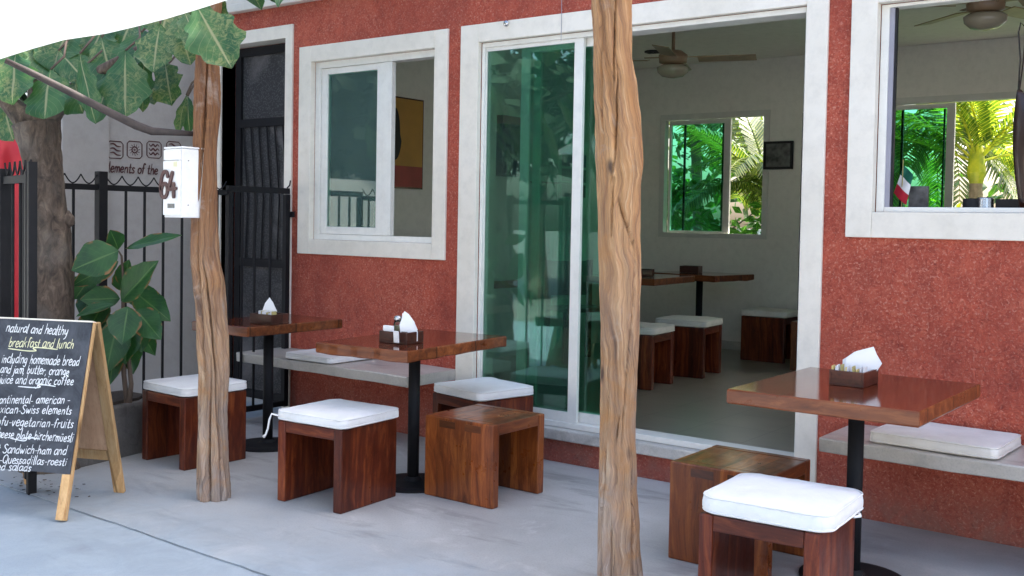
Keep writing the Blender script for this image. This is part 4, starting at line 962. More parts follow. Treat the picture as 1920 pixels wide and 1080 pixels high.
place(st_r, True, (-4.915, -1.305, 0), R(-2), 'reddish stool partly hidden behind the slimmer left post', SG)
place(st_a, False, (-3.225, -0.815, 0), R(90), 'amber stool with a bare glossy seat left of the thick post', SG)
place(st_r, True, (-3.65, -0.305, 0), R(-12), 'reddish cushioned stool tucked behind the bare amber stool', SG)
place(st_a, True, (-1.81, -0.905, 0), R(90), 'bare glossy stool right behind the large front cushion stool', SG)
place(st_r, True, (-1.40, -1.495, 0.0), R(3), 'nearest stool with a thick white cushion at the front right', SG)

def rsq(hw, hd, r, n=10):
    pts = []
    for cx, cy, a0 in ((hw-r, hd-r, 0), (-hw+r, hd-r, 90), (-hw+r, -hd+r, 180), (hw-r, -hd+r, 270)):
        for k in range(n): a = R(a0+90*k/(n-1)); pts.append((cx+r*math.cos(a), cy+r*math.sin(a)))
    out = []
    for i in range(len(pts)):
        a, b_ = pts[i], pts[(i+1) % len(pts)]; out.append(a); d = math.hypot(a[0]-b_[0], a[1]-b_[1])
        m_ = int(d/0.04)
        for j in range(1, m_+1): out.append((a[0]+(b_[0]-a[0])*j/(m_+1), a[1]+(b_[1]-a[1])*j/(m_+1)))
    return out
def make_cushion(label, W, D_, T, mat, seed, r=0.045, tie=None, puff=1.0):
    c = thing('seat_cushion', label, 'cushion')
    ol = rsq(W/2, D_/2, r); body = MB(); rings = []
    prof = [(0.0, 0.006), (0.6, 0.002), (0.95, 0.002), (0.985, 0.008), (1.0, T*0.30), (1.0, T*0.55), (0.99, T*0.78), (0.965, T*0.90), (0.90, T*0.97), (0.78, T*1.02), (0.6, T*1.06*puff), (0.4, T*1.08*puff), (0.2, T*1.09*puff), (0.0, T*1.09*puff)]
    for s_, z in prof:
        ring = []
        for (x, y) in ol:
            s2 = max(s_, 0.004); p = Vector((x*s2, y*s2, z))
            k = 0.006*noise.noise(Vector((p.x*7+seed, p.y*7, z*9)))+0.0035*noise.noise(Vector((p.x*22, p.y*22+seed, z*20)))
            p.z += k*(1 if z > T*0.5 else 0.25)
            if s_ > 0.9: p.x *= 1+0.012*noise.noise(Vector((p.x*9, p.y*9, seed+z*20))); p.y *= 1+0.012*noise.noise(Vector((p.y*9, seed, p.x*8+z*20)))
            ring.append(p)
        rings.append(ring)
    body.loft(rings); body.build('cover', mat, c, smooth=True)
    pp = MB()
    for zz, ss in ((T*0.86, 0.985), (0.010, 0.992)):
        pts = [Vector((x*ss, y*ss, zz+0.002*noise.noise(Vector((x*14+seed, y*14, 0))))) for x, y in ol]; n = 6; rr = []
        k = len(pts); vs = []; fs = []
        for i in range(k):
            t = (pts[(i+1) % k]-pts[i-1]).normalized(); a = Vector((t.y, -t.x, 0)); b_ = Vector((0, 0, 1))
            for q in range(n): vs.append(pts[i]+(a*math.cos(2*math.pi*q/n)+b_*math.sin(2*math.pi*q/n))*0.0036)
        for i in range(k):
            for q in range(n): fs.append((i*n+q, ((i+1) % k)*n+q, ((i+1) % k)*n+(q+1) % n, i*n+(q+1) % n))
        pp.add(vs, fs)
    pp.build('piping', mat, c, smooth=True)
    if tie:
        tm = MB(); tm.tube([Vector(p) for p in tie], [0.005]*(len(tie)-1)+[0.009], 6); tm.build('tie', mat, c, smooth=True)
    return c
CG = 'cushions on the patio stools and benches'
def cush(x, y, z, rz, *a, **k):
    c = make_cushion(*a, **k); c.location = (x, y, z); c.rotation_euler = (0, 0, rz); c['group'] = CG; return c
cush(-3.70, -1.36, 0.391, R(4), 'white cushion with its tie hanging down on the stool left of the table', 0.445, 0.425, 0.052, 'cushion', 1.0, tie=[(-.20, -.20, .02), (-.235, -.215, .028), (-.245, -.22, 0), (-.25, -.225, -.045), (-.262, -.228, -.075), (-.272, -.23, -.085)])
cush(-4.915, -1.30, 0.391, R(-2), 'white cushion on the stool half hidden by the left post', 0.43, 0.42, 0.052, 'cushion', 2.3)
cush(-3.65, -0.30, 0.391, R(-12), 'white cushion behind the bare amber stool, near the door frame', 0.43, 0.42, 0.055, 'cushion', 3.1)
cush(-1.385, -1.49, 0.391, R(3), 'large bright white cushion on the nearest stool at front right', 0.45, 0.42, 0.068, 'cushion', 4.7, r=0.06, tie=[(.20, .05, .012), (.225, .055, .004), (.24, .07, .006), (.225, .1, .004)])
cush(-4.98, -0.215, 0.457, R(0), 'thin white cushion lying on the left wall bench', 0.43, 0.42, 0.045, 'cushion', 5.5, r=0.03)
cush(-1.19, -0.215, 0.443, R(-2), 'cream white flat cushion on the right wall bench', 0.52, 0.40, 0.055, 'cream', 6.2, r=0.03)

# ------------------------------------------------------------------ tables
def make_table(label, W, D_, H, loc, rz, live=False, seed=0, base=0.20, th=0.055, group='square pedestal tables'):
    t = thing('pedestal_table', label, 'table', loc, rz, group)
    top = MB(); n = 28
    ol = []
    cs = [(-W/2, -D_/2), (W/2, -D_/2), (W/2, D_/2), (-W/2, D_/2)]
    for i in range(4):
        a, b_ = cs[i], cs[(i+1) % 4]
        for j in range(n):
            s_ = j/n; x = a[0]+(b_[0]-a[0])*s_; y = a[1]+(b_[1]-a[1])*s_
            if live and i == 0:
                wv = 0.012*noise.noise(Vector((x*9+seed, 3, 0)))*math.sin(math.pi*s_); y += wv
            ol.append((x, y))
    zr = [(1.0, H-th, 0.004), (1.0, H-th+0.006, 0), (1.0, H-0.006, 0), (1.0, H, 0.004)]
    rings = []
    for s_, z, ins in zr:
        rings.append([Vector((x*(1-ins/(W/2)), y*(1-ins/(D_/2)), z+(0.006*noise.noise(Vector((x*8, y*8, seed))) if live and z < H-0.03 else 0))) for x, y in ol])
    k = len(ol); vs = [p for r_ in rings for p in r_]; fs = []
    top.loft(rings, 1, cap=False)
    top.add(rings[-1], [tuple(range(k))], 0); top.add(rings[0], [tuple(range(k))[::-1]], 1)
    top.build('tabletop', ['table_wood', 'table_edge_wood'], t)
    MB().box((-0.13, -0.13, H-th-0.012), (0.13, 0.13, H-th-0.001)).build('top_plate', 'black_steel', t)
    MB().tube([(0, 0, 0.02), (0, 0, H-th-0.012)], 0.030, 20).build('pole', 'black_steel', t, smooth=True)
    MB().lathe((0, 0, 0), [(base, 0), (base, 0.008), (base*0.8, 0.016), (0.05, 0.022), (0.034, 0.04)], 36).build('base_plate', 'black_steel', t, smooth=False)
    return t
make_table('polished table with a napkin box, right of the door under the right window', 0.70, 0.83, 0.75, (-1.352, -0.870, 0), 0.0, False, 1)
make_table('middle patio table carrying the pepper shaker, with an uneven natural edge', 0.57, 0.86, 0.75, (-3.625, -0.905, 0), R(5), True, 4)
make_table('rear left patio table in front of the dark entrance grille', 0.50, 0.72, 0.75, (-4.895, -0.80, 0), R(0), False, 8)

# condiment boxes ---------------------------------------------------------------
def make_caddy(label, loc, rz, group='condiment boxes on the tables'):
    t = thing('condiment_box', label, 'box', loc, rz, group)
    W, D_, H, th = 0.175, 0.135, 0.058, 0.009; b = MB()
    b.box((-W/2, -D_/2, 0), (W/2, D_/2, 0.008)); b.box((-W/2, -D_/2, 0.008), (W/2, -D_/2+th, H)); b.box((-W/2, D_/2-th, 0.008), (W/2, D_/2, H))
    b.box((-W/2, -D_/2+th, 0.008), (-W/2+th, D_/2-th, H)); b.box((W/2-th, -D_/2+th, 0.008), (W/2, D_/2-th, H))
    b.build('case', 'caddy_wood', t, bevel=0.0015)
    MB().box((-W/2+th, -0.004, 0.0085), (W/2-th, 0.003, H-0.004)).build('divider', 'caddy_wood', t)
    return t
def napkin(label, loc, rz, pts, group='paper napkins'):
    """folded sheets, outline in (x, z), slightly fanned"""
    mb = MB()
    for k, (dy, tilt) in enumerate(((0, 0.0), (0.008, 0.05), (0.015, -0.04))):
        n = len(pts); P = [Vector((x+0.006*k*math.sin(i), dy+tilt*z+0.10*(x*x), z*(1-0.04*k))) for i, (x, z) in enumerate(pts)]
        Q = [p+Vector((0, 0.003, 0)) for p in P]
        mb.add(P+Q, [tuple(range(n)), tuple(range(n, 2*n))[::-1]]+[(i, i+n, (i+1) % n+n, (i+1) % n) for i in range(n)])
    o = mb.build('napkin', 'paper'); o.location = loc; o.rotation_euler = (0, 0, rz); return tag(o, label, 'napkin', group)
def packets(label, loc, rz, cols, n, seed):
    t = thing('sugar_packets', label, 'sugar packets', loc, rz, 'sugar packets in the condiment boxes'); r = random.Random(seed)
    for i in range(n):
        x = -0.058+0.116*i/(n-1); a = r.uniform(-.25, .25); h = 0.048+r.uniform(-.006, .008)
        o = MB().obox((x, -0.018+r.uniform(-.004, .004), 0), (0.006*math.cos(a), 0.0, 0.002), (0.012*math.sin(a), 0.036, 0), (h*math.sin(a)*0.5, 0, h)).build('packet', cols[i % len(cols)], t, bevel=0.001)
    return t
rc = zp(1609, 727, 0.751)          # near corner of the right box
c1 = rc+Vector((-0.0475, 0.0875, 0)); make_caddy('dark wooden box with a tall white napkin on the right table', c1, R(90))
napkin('big pointed white napkin standing in the box on the right table', c1+Vector((0.015, 0.022, 0.012)), R(28), [(-0.050, 0.0), (0.035, 0.0), (0.075, 0.075), (0.050, 0.135), (-0.015, 0.115), (-0.052, 0.085), (-0.06, 0.04)])
packets('yellow and white sugar packets in the box on the right table', c1+Vector((-0.005, -0.048, 0.022)), R(2), ['packet_yellow', 'packet_white', 'packet_white', 'packet_olive'], 11, 3)
mc = zp(766, 648, 0.751); c2 = mc+Vector((-0.118, 0.075, 0)); make_caddy('dark wooden box holding pepper shaker and napkin on the middle table', c2, R(4))
napkin('twisted white napkin beside the pepper shaker on the middle table', c2+Vector((0.022, 0.010, 0.012)), R(35), [(-0.020, 0.0), (0.016, 0.0), (0.045, 0.055), (0.038, 0.095), (0.012, 0.130), (-0.010, 0.145), (-0.020, 0.115), (-0.034, 0.075), (-0.030, 0.045)])
sh = thing('pepper_shaker', 'glass pepper shaker with dark metal lid in the middle box', 'shaker', c2+Vector((-0.052, 0.030, 0.012)))
MB().lathe((0, 0, 0), [(0.021, 0), (0.023, 0.006), (0.023, 0.075), (0.019, 0.088)], 20).build('glass_body', 'clear_glass', sh, smooth=True)
MB().lathe((0, 0, 0.004), [(0.018, 0), (0.019, 0.062)], 16).build('pepper', 'pepper', sh)
MB().lathe((0, 0, 0.088), [(0.021, 0), (0.022, 0.018), (0.015, 0.027), (0.004, 0.029)], 20).build('lid', 'steel', sh, smooth=True)
o = MB().box((-0.030, -0.010, 0), (0.028, 0.010, 0.070)).build('sugar_carton', 'paper', bevel=0.002); o.location = c2+Vector((-0.052, -0.038, 0.012)); tag(o, 'small plain white carton in front of the pepper shaker', 'carton')
packets('little pile of sugar packets at the right end of the middle box', c2+Vector((0.06, -0.036, 0.010)), R(80), ['packet_white', 'charcoal', 'packet_white'], 4, 8)
lc = zp(505, 610, 0.751); c3 = lc+Vector((-0.085, 0.07, 0)); make_caddy('dark wooden box with a napkin on the rear left table', c3, R(4))
napkin('pointed white napkin in the box on the rear left table', c3+Vector((0.0, 0.0, 0.012)), R(30), [(-0.038, 0.0), (-0.022, 0.0), (-0.018, 0.052), (0.04, 0.062), (0.022, 0.108), (0.0, 0.138), (-0.026, 0.105), (-0.042, 0.06)])
packets('yellowish sugar packets in the box on the rear left table', c3+Vector((0.025, -0.035, 0.022)), R(4), ['packet_white', 'packet_olive', 'packet_white'], 8, 5)

# ------------------------------------------------------------------ inside the room
IG = 'stools inside the cafe'
place(st_r, True, (-3.875, 1.80, ZF), R(96), 'cushioned stool inside the cafe nearest to the thick post', IG)
place(st_r, True, (-3.865, 2.58, ZF), R(96), 'cushioned stool inside the cafe in the middle of the row', IG)
place(st_r, True, (-3.735, 3.90, ZF), R(90), 'cushioned stool against the back wall inside the cafe', IG)
place(st_a, True, (-3.17, 3.62, ZF), R(8), 'bare stool inside the cafe just left of the door jamb', IG)
def icush(x, y, rz, label, seed):
    c = make_cushion(label, 0.43, 0.42, 0.055, 'cream', seed); c.location = (x, y, ZF+0.391); c.rotation_euler = (0, 0, rz); c['group'] = 'cushions inside the cafe'
icush(-3.875, 1.80, R(6), 'dim cream cushion inside the cafe nearest to the thick post', 7.1); icush(-3.865, 2.58, R(6), 'dim cream cushion on the middle stool inside the cafe', 8.3); icush(-3.735, 3.90, R(0), 'dim cream cushion on the stool by the back wall', 9.9)
TG = 'tables inside the cafe'
make_table('dark table under the back window inside the cafe', 0.74, 0.62, 0.75, (-4.33, 3.66, ZF), R(-8), True, 12, group=TG)
make_table('dark table inside the cafe seen left of the row of stools', 0.74, 0.8, 0.75, (-4.47, 2.75, ZF), R(4), False, 15, group=TG)
make_caddy('condiment box on the table under the back window', (-4.45, 3.72, ZF+0.751), R(10), 'condiment boxes inside the cafe')
make_caddy('condiment box on the inner table beside the dark chair', (-4.38, 2.72, ZF+0.751), R(20), 'condiment boxes inside the cafe')
make_table('dark table behind the green door glass inside the cafe', 0.74, 0.74, 0.75, (-5.02, 1.0, ZF), R(0), False, 19, group=TG)
MB().box((-7.0, 4.61, 2.945), (2.2, 5.55, 3.05)).build('added_sun_shade', 'upper_paint', cafe)  # unseen slab added to keep direct sun off the back windows
ch = thing('wooden_chair', 'dark wooden chair with a solid back inside the doorway', 'chair', (-4.95, 2.62, ZF), R(60))
for sx in (-1, 1):
    MB().box((sx*0.20-0.02, -0.20, 0), (sx*0.20+0.02, -0.16, 0.43)).build('leg', 'dark_wood', ch); MB().box((sx*0.20-0.02, 0.17, 0), (sx*0.20+0.02, 0.21, 0.86)).build('leg', 'dark_wood', ch)
MB().box((-0.22, -0.22, 0.431), (0.22, 0.168, 0.465)).build('seat', 'dark_wood', ch, bevel=0.004); MB().box((-0.179, 0.175, 0.55), (0.179, 0.20, 0.85)).build('backrest', 'dark_wood', ch, bevel=0.004)

def fan(label, c, a0, n, drop, R_=0.56):
    t = thing('ceiling_fan', label, 'ceiling fan', c, a0, 'ceiling fans')
    MB().tube([(0, 0, 0.05), (0, 0, drop)], 0.012, 10).build('rod', 'brass', t); MB().lathe((0, 0, drop-0.05), [(0.03, 0), (0.06, 0.045)], 20).build('canopy', 'brass', t)
    MB().lathe((0, 0, -0.04), [(0.05, 0), (0.095, 0.02), (0.10, 0.07), (0.06, 0.10)], 24).build('motor', 'brass', t, smooth=True)
    MB().lathe((0, 0, -0.125), [(0.02, 0), (0.075, 0.012), (0.105, 0.04), (0.11, 0.07), (0.09, 0.084)], 28).build('light_bowl', 'opal', t, smooth=True)
    for k in range(n):
        a = 2*math.pi*k/n; e = Vector((math.cos(a), math.sin(a), 0)); s_ = Vector((-math.sin(a), math.cos(a), 0))
        b = MB(); b.obox(e*0.17-s_*0.055+Vector((0, 0, 0.008)), e*(R_-0.17), s_*0.11+Vector((0, 0, -0.02)), (0, 0, 0.006)); b.obox(e*0.09-s_*0.015+Vector((0, 0, 0.014)), e*0.11, s_*0.03, (0, 0, 0.005))
        b.build('blade', 'fan_wood', t, bevel=0.002)
f1 = dp(1262, 112, 7.2); fan('ceiling fan seen through the open sliding door', f1, R(20), 4, 2.93-f1.z)
f2 = dp(1848, 12, 5.6); fan('ceiling fan with opal bowl seen through the right window', f2, R(140), 5, 2.93-f2.z)
rl = zp(1225, 96, 2.93); o = MB().lathe((0, 0, 0), [(0.08, -0.012), (0.08, -0.001)], 20).box((-0.05, -0.02, -0.02), (-0.01, 0.02, -0.013)).box((0.02, -0.02, -0.02), (0.06, 0.02, -0.013)).build('ceiling_light', 'charcoal'); o.location = rl; tag(o, 'small dark ceiling spotlight left of the fan over the doorway', 'light')

# pictures
pc = thing('wall_poster', 'ochre and red poster hung inside, seen through the left window', 'poster', (-5.555, 1.07, 1.62))
def xpp(px, py): return xp(px, py, -5.555)
y0, y1 = xp(722, 180, -5.555).y, xp(793, 187, -5.555).y; zt, zbm = xp(765, 184, -5.555).z, xp(765, 354, -5.555).z; zm = xp(765, 312, -5.555).z
rel(pc, MB().box((-5.558, y0, zbm), (-5.545, y1, zt)), 'frame', 'caddy_wood')
rel(pc, MB().box((-5.5449, y0+0.012, zm), (-5.542, y1-0.012, zt-0.012)), 'upper_field', 'ochre_print'); rel(pc, MB().loft([[Vector((xx, y0+0.10+0.075*math.cos(k*math.pi/12)*(1.0 if math.sin(k*math.pi/12) < 0 else 0.75), zm+0.24+0.20*math.sin(k*math.pi/12))) for k in range(24)] for xx in (-5.5418, -5.5405)]), 'dark_shape', 'charcoal'); rel(pc, MB().box((-5.5449, y0+0.012, zbm+0.012), (-5.542, y1-0.012, zm-0.001)), 'lower_field', 'red_print')
a, b_ = yp(1434, 266, 4.355), yp(1487, 317, 4.355)
pc = thing('framed_photo', 'small black framed photo right of the back window', 'picture', (a.x, 4.355, b_.z))
rel(pc, border(a.x, b_.x, b_.z, a.z, .022, .022, .022, .022, 4.33, 4.355), 'frame', 'charcoal'); rel(pc, MB().box((a.x+.022, 4.342, b_.z+.022), (b_.x-.022, 4.35, a.z-.022)), 'print', 'grey_print')
y0, y1 = xp(1046, 300, -5.555).y, xp(1106, 300, -5.555).y; zt, zbm = xp(1076, 250, -5.555).z, xp(1076, 380, -5.555).z
pc = thing('menu_poster', 'pale poster with dark pictures behind the green door glass', 'poster', (-5.555, y0, zbm))
rel(pc, MB().box((-5.557, y0, zbm), (-5.545, y1, zt)), 'sheet', 'cream')
h = zt-zbm
for k in range(3): rel(pc, MB().box((-5.5449, y0+0.08*(y1-y0)*1.2, zbm+h*(0.08+0.22*k)), (-5.5435, y1-0.15*(y1-y0), zbm+h*(0.26+0.22*k))), 'picture', ['charcoal', 'grey_print', 'menu_blue'][k])
y0, y1 = xp(924, 300, -5.50).y, xp(966, 300, -5.50).y; zt, zbm = xp(945, 235, -5.5).z, xp(945, 330, -5.5).z
pc = thing('wine_rack', 'dark wall shelf with a red top behind the fixed door glass', 'shelf', (-5.555, y0, zbm))
rel(pc, MB().box((-5.555, y0, zbm), (-5.40, y0+0.02, zt)).box((-5.555, y1-0.02, zbm), (-5.40, y1, zt)).box((-5.555, y0+0.02, zbm), (-5.40, y1-0.02, zbm+0.02)).box((-5.555, y0+0.02, zbm+0.02), (-5.54, y1-0.02, zt)), 'case', 'dark_wood')
rel(pc, MB().box((-5.555, y0-0.01, zt+0.001), (-5.39, y1+0.01, zt+0.07)), 'top_board', 'red_print')
for k in range(3): o = MB().lathe((0, 0, 0), [(0.03, 0), (0.032, 0.16), (0.012, 0.21), (0.012, 0.27)], 14).build('bottle', 'charcoal', smooth=True); o.location = (-5.47, y0+0.08+k*(y1-y0-0.16)/2, zbm+0.021); tag(o, 'dark bottle standing in the wall shelf behind the door glass', 'bottle', 'bottles in the wall shelf')
# bead strings
bs = thing('bead_curtain', 'strings of glinting glass beads behind the green door glass', 'bead curtain', (-5.3, 3.0, 1.5))
rel(bs, MB().tube([xp(1000, 395, -5.42)+Vector((0, -.05, 0.25)), xp(1078, 395, -5.42)+Vector((0, .05, 0.25))], 0.008, 8), 'rail', 'dark_wood')
for i in range(10):
    px = 1006+i*7.5; p = xp(px, 500, -5.42); z0, z1 = xp(px, 556, -5.42).z-0.02*rnd.random(), xp(px, 480-9*i+rnd.uniform(-8, 8), -5.42).z
    b = MB(); b.tube([(p.x, p.y, z1+0.02), (p.x, p.y, xp(px, 395, -5.42).z+0.25)], 0.0015, 4)
    z = z0
    while z < z1:
        h = rnd.uniform(.012, .03); b.lathe((p.x, p.y, z), [(0.002, 0), (0.012, h*0.4), (0.002, h)], 7); z += h+rnd.uniform(.0, .012)
    rel(bs, b, 'bead_string', 'bead_glass')

# right window: small things on the inner sill
SZ = 1.4325
fl = yp(1690, 388, 0.25); fg = thing('table_flag', 'small green white and red flag on a stick in the right window', 'flag', (fl.x, fl.y, SZ))
MB().lathe((0, 0, 0), [(0.022, 0), (0.022, 0.012), (0.006, 0.018)], 14).build('stand', 'steel', fg); MB().tube([(0, 0, 0.015), (0.002, 0, 0.26)], 0.0025, 6).build('stick', 'packet_olive', fg)
for k, mm in enumerate(('flag_green', 'paper', 'flag_red')):
    vs = []; fs = []
    for i in range(5):
        for j in range(7):
            s_ = (k+i/4)/3; t = j/6; vs.append((0.004+0.050*t-0.045*s_+0.012*t*s_, 0.010*math.sin(t*5+s_*2), 0.232-0.13*s_-0.045*t-0.015*t*s_))
    for i in range(4):
        for j in range(6): a = i*7+j; fs.append((a, a+7, a+8, a+1))
    o = MB().add(vs, fs).build('stripe', mm, fg, smooth=True)
p = yp(1722, 388, 0.31); bxp = MB().box((-0.045, -0.012, 0), (0.045, 0.012, 0.135)).build('small_speaker', 'grey_print', bevel=0.004); bxp.location = (p.x, p.y, SZ); tag(bxp, 'small dark upright box behind the flag on the window sill', 'speaker')
for px, r, h, mm, lab in ((1822, 0.040, 0.070, 'charcoal', 'dark tin on the window sill left of the shiny can'), (1847, 0.038, 0.076, 'steel', 'shiny ribbed metal can on the window sill')):
    p = yp(px, 388, 0.26); prof = [(r, 0)]
    for k in range(8): prof += [(r, h*(k+.3)/8), (r*0.97, h*(k+.6)/8)]
    prof += [(r, h), (r*0.8, h+0.004)]
    o = MB().lathe((0, 0, 0), prof, 22).build('metal_can', mm, smooth=True); o.location = (p.x, p.y, SZ); tag(o, lab, 'can')
p = yp(1893, 388, 0.27); o = MB().box((-0.055, -0.03, 0), (0.055, 0.03, 0.072)).build('black_box', 'charcoal', bevel=0.006); o.location = (p.x, p.y, SZ); tag(o, 'black box on the window sill under the hanging wood', 'box')
hw = thing('hanging_carving', 'dark brown carved wood hanging on a loop in the right window', 'ornament', yp(1915, 60, 0.14))
ringsh = []
for px_, py_, hw_ in ((1911, 168, 4), (1914, 178, 9), (1922, 200, 20), (1929, 232, 30), (1931, 280, 33), (1933, 330, 31), (1935, 372, 27), (1936, 392, 24)):
    c_ = yp(px_, py_, 0.14); r_ = hw_*4.15/FPX; ringsh.append([c_+Vector((r_*math.cos(k_*math.pi/10), 0.35*r_*math.sin(k_*math.pi/10), 0)) for k_ in range(20)])
rel(hw, MB().loft(ringsh), 'carving', 'dark_wood', smooth=True)
lp = [yp(1909, 175, 0.14), yp(1913, 110, 0.14), yp(1910, 60, 0.14), yp(1914, 42, 0.14), yp(1922, 50, 0.14), yp(1922, 80, 0.14), yp(1918, 120, 0.14), yp(1911, 172, 0.14)]
rel(hw, MB().tube(lp, 0.0035, 6), 'cord', 'dark_wood')

# ------------------------------------------------------------------ back garden
def frond(L, droop, nl, seed, ll=0.42, width=0.022):
    r = random.Random(seed); mb = MB(); pts = []
    for i in range(15):
        t = i/14; pts.append(Vector((L*(t-0.18*droop*t*t), 0, L*(0.55*t-droop*0.85*t*t))))
    mb.tube(pts, [0.016*(1-0.85*i/14) for i in range(15)], 5, 1)
    for i in range(nl):
        t = 0.10+0.90*i/(nl-1); q = t*14; k = min(13, int(q)); p = pts[k].lerp(pts[k+1], q-k); tg = (pts[k+1]-pts[k]).normalized()
        for sd in (-1, 1):
            l = ll*(0.45+0.55*math.sin(math.pi*(0.15+0.8*t)))*r.uniform(.9, 1.1); side = Vector((0, sd, 0)); up = tg.cross(Vector((0, 1, 0))).normalized(); up = up if up.z > 0 else -up
            dr = (tg*0.75+side*0.9+up*r.uniform(-.05, .15)).normalized(); e = p+dr*l*0.55; e2 = p+dr*l+Vector((0, 0, -0.35*l))
            w = (tg.cross(dr)).cross(dr).normalized()*width
            mb.add([p-w*0.4, p+w*0.4, e+w, e-w, e2+w*0.15, e2-w*0.15], [(0, 1, 2, 3), (3, 2, 4, 5)], 0, [(0, .45), (0, .55), (.5, .7), (.5, .3), (1, .55), (1, .45)])
    return mb
def palm(label, loc, th, n, L, seed, mats, group='palms in the back garden', elev=(0.2, 1.2), yellow=False):
    t = thing('palm_tree', label, 'palm', loc, 0.0, group); r = random.Random(seed)
    tr = MB(); rings = 26
    pts = [(0.10*math.sin(i/rings*2+seed), 0.05*math.sin(i/rings*3), th*i/rings) for i in range(rings+1)]
    tr.tube(pts, [0.085*(1+0.08*(i % 2))-0.02*i/rings for i in range(rings+1)], 12); tr.build('trunk', 'palm_trunk', t)
    tx_, ty_ = pts[-1][0], pts[-1][1]
    MB().lathe((tx_, ty_, th-0.1), [(0.07, 0), (0.10, 0.12), (0.07, 0.34), (0.03, 0.5)], 12).build('crown_shaft', mats[2] if len(mats) > 2 else 'palm_trunk', t)
    var = [frond(L, d, 34, seed*3+k, 0.40) for k, d in enumerate((0.35, 0.6, 0.9))]
    meshes = []
    for k, v in enumerate(var):
        o = v.build('frond', [mats[0], mats[1]], t); meshes.append(o.data); bpy.data.objects.remove(o)
    for k in range(n):
        o = bpy.data.objects.new('frond', meshes[k % 3]); col.objects.link(o); o.parent = t; o.location = (tx_, ty_, th+0.12)
        o.rotation_euler = (r.uniform(-.25, .25), -r.uniform(*elev)+0.35, k*2.39996+r.uniform(-.2, .2))
    return t
c = yp(1848, 330, 7.2); palm('young coconut palm with a yellow heart behind the right window', (c.x, c.y, 0), c.z+0.02, 13, 1.75, 3, ['palm_leaf', 'yellow_palm_leaf', 'yellow_palm_leaf'])
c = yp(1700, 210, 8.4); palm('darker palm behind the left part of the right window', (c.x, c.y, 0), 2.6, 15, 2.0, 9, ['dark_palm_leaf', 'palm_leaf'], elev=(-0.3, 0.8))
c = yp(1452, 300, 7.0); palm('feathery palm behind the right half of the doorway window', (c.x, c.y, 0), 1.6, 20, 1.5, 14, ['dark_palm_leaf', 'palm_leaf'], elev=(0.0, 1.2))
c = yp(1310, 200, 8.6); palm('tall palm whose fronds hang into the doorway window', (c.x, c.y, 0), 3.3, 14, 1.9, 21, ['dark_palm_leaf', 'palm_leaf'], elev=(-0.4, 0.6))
def leaf_cloud(n, blobs, size, seed):
    r = random.Random(seed); mb = MB()
    for i in range(n):
        c, rad = blobs[r.randrange(len(blobs))]
        d = Vector((r.gauss(0, 1), r.gauss(0, 1), r.gauss(0, 1))).normalized()*(r.random()**0.45)
        p = Vector(c)+Vector((d.x*rad[0], d.y*rad[1], d.z*rad[2])); ax = Vector((r.gauss(0, 1), r.gauss(0, 1), r.gauss(-.3, .6))).normalized(); nr = Vector((r.gauss(0, .7), r.gauss(0, .7), 1)); nr = (nr-ax*nr.dot(ax)).normalized()
        sd = ax.cross(nr); l = size*r.uniform(.6, 1.25); w = l*0.32
        mb.add([p, p+ax*l*.5+sd*w-nr*l*.05, p+ax*l-nr*l*.18, p+ax*l*.5-sd*w-nr*l*.05, p+ax*l*.5-nr*0.0], [(0, 1, 4), (1, 2, 4), (2, 3, 4), (3, 0, 4)], 0, [(0, .5), (.5, 1), (1, .5), (.5, 0), (.5, .5)])
    return mb
def bush(label, loc, blobs, n, size, seed, mat='garden_leaf', group='bushes in the back garden'):
    t = thing('garden_bush', label, 'bush', loc, 0, group)
    leaf_cloud(n, blobs, size, seed).build('foliage', mat, t)
    s_ = MB(); r = random.Random(seed)
    for k in range(6):
        b0 = blobs[r.randrange(len(blobs))][0]; s_.tube([(r.uniform(-.1, .1), r.uniform(-.1, .1), 0), (b0[0]*.5, b0[1]*.5, b0[2]*.6), b0], [.03, .02, .008], 6)
    s_.build('stem', 'twig', t); return t
c = yp(1290, 380, 6.4); bush('broad leaved bright bush behind the doorway window', (c.x, c.y, 0), [((0, 0, 1.3), (.5, .3, .5)), ((-.3, .1, 1.8), (.35, .3, .4)), ((.3, 0, 1.1), (.4, .3, .4)), ((-.5, 0, 1.0), (.4, .3, .5)), ((0, .1, .7), (.7, .3, .5))], 480, 0.20, 4)
c = yp(1400, 430, 8.0); bush('low bush right of the feathery palm in the garden', (c.x, c.y, 0), [((0, 0, 1.0), (.6, .3, .6)), ((.5, 0, 1.3), (.5, .3, .5))], 420, 0.16, 5)
c = yp(1790, 380, 9.0); bush('yellow green bush under the coconut palm', (c.x, c.y, 0), [((0, 0, 1.2), (.9, .4, .6)), ((-.9, 0, 1.3), (.7, .4, .6)), ((.8, .2, 1.1), (.6, .4, .5))], 900, 0.18, 6, 'yellow_palm_leaf')
c = yp(1250, 300, 12.0)
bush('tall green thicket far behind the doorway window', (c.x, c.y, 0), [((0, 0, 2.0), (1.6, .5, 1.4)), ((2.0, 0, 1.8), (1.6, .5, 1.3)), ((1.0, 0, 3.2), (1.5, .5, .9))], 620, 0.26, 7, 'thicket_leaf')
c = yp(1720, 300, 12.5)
bush('tall green thicket far behind the right window', (c.x, c.y, 0), [((0, 0, 1.8), (1.7, .5, 1.3)), ((2.4, 0, 1.6), (1.6, .5, 1.1))], 520, 0.26, 8, 'thicket_leaf')
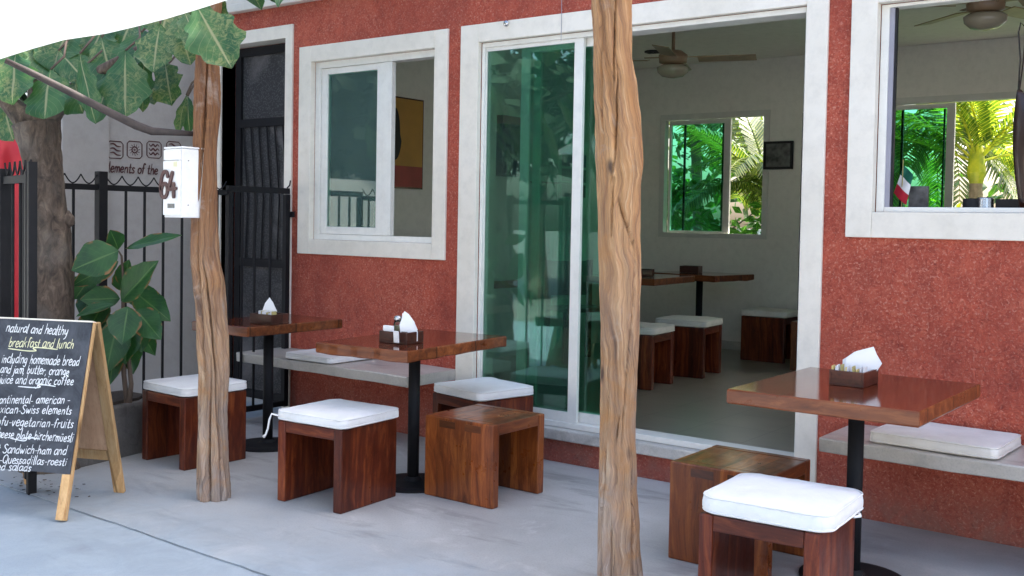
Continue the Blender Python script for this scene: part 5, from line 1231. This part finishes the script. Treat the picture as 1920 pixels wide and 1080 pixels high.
bush('dark leafy bush at the far left above the red cloth', tuple(dp(0, 300, 8.6).xy)+(0,), [((0, 0, 2.0), (.5, .4, .45)), ((-.3, .2, 2.6), (.6, .4, .5)), ((0.2, .3, 1.2), (.5, .4, .6))], 500, 0.2, 12, 'street_leaf', 'bushes beside the neighbour')
gw = MB().box((-14, 15.0, -0.1), (8, 15.2, 1.3)).build('garden_wall', 'street_wall'); tag(gw, 'pale garden wall behind the palms and bushes', 'wall')

# ------------------------------------------------------------------ far side of the street (seen mirrored in the glass)
sw = MB().box((-11.6, -9.0, -0.15), (-11.4, -1.2, 1.95)).build('street_wall', 'street_wall'); tag(sw, 'sunlit white wall across the side yard mirrored in the green glass', 'wall')
sw = MB().box((-11, -15.2, -0.16), (14, -15.0, 2.2)).build('street_wall', 'street_wall'); tag(sw, 'long pale wall on the far side of the street', 'wall')
cl = None
sp_ = [(-13.6, -7.2, 1.0), (-13.2, -2.6, 1.1), (-12.2, -12.0, 1.15), (-8.2, -17.5, 1.1), (-3.0, -17.8, 1.0), (3.0, -17.6, 1.15), (-16.5, -10.5, 1.4)]
labs = ['dark street tree mirrored in the left window, over the white wall', 'dark street tree nearest the neighbour, over the white wall', 'dark street tree at the corner of the two pale walls', 'dark street tree behind the long wall, left end', 'dark street tree behind the long wall, middle', 'dark street tree behind the long wall, right end', 'tallest dark street tree, furthest from the cafe']
proto = thing('street_tree', labs[0], 'tree', (0, 0, 0), 0, 'trees across the street')
leaf_cloud(2200, [((0, 0, 4.2), (2.3, 2.3, 1.7)), ((1.2, .5, 3.2), (1.5, 1.5, 1.2)), ((-1.2, -.4, 3.4), (1.6, 1.5, 1.3)), ((0, .3, 5.8), (1.6, 1.6, 1.2)), ((.2, -1.2, 2.9), (1.5, 1.2, 1.1))], 0.42, 31).build('crown', 'street_leaf', proto)
tb = MB(); bark_tube(tb, [(Vector((0, 0, -.15)), .22), (Vector((.05, 0, 1.2)), .17), (Vector((-.05, .1, 2.6)), .14), (Vector((0, 0, 4.4)), .06)], 14); tb.build('trunk', 'bark', proto, smooth=True)
for i, (x, y, s_) in enumerate(sp_):
    o = place(proto, i > 0, (x, y, 0), i*1.3, labs[i], 'trees across the street'); o.scale = (s_, s_, s_)
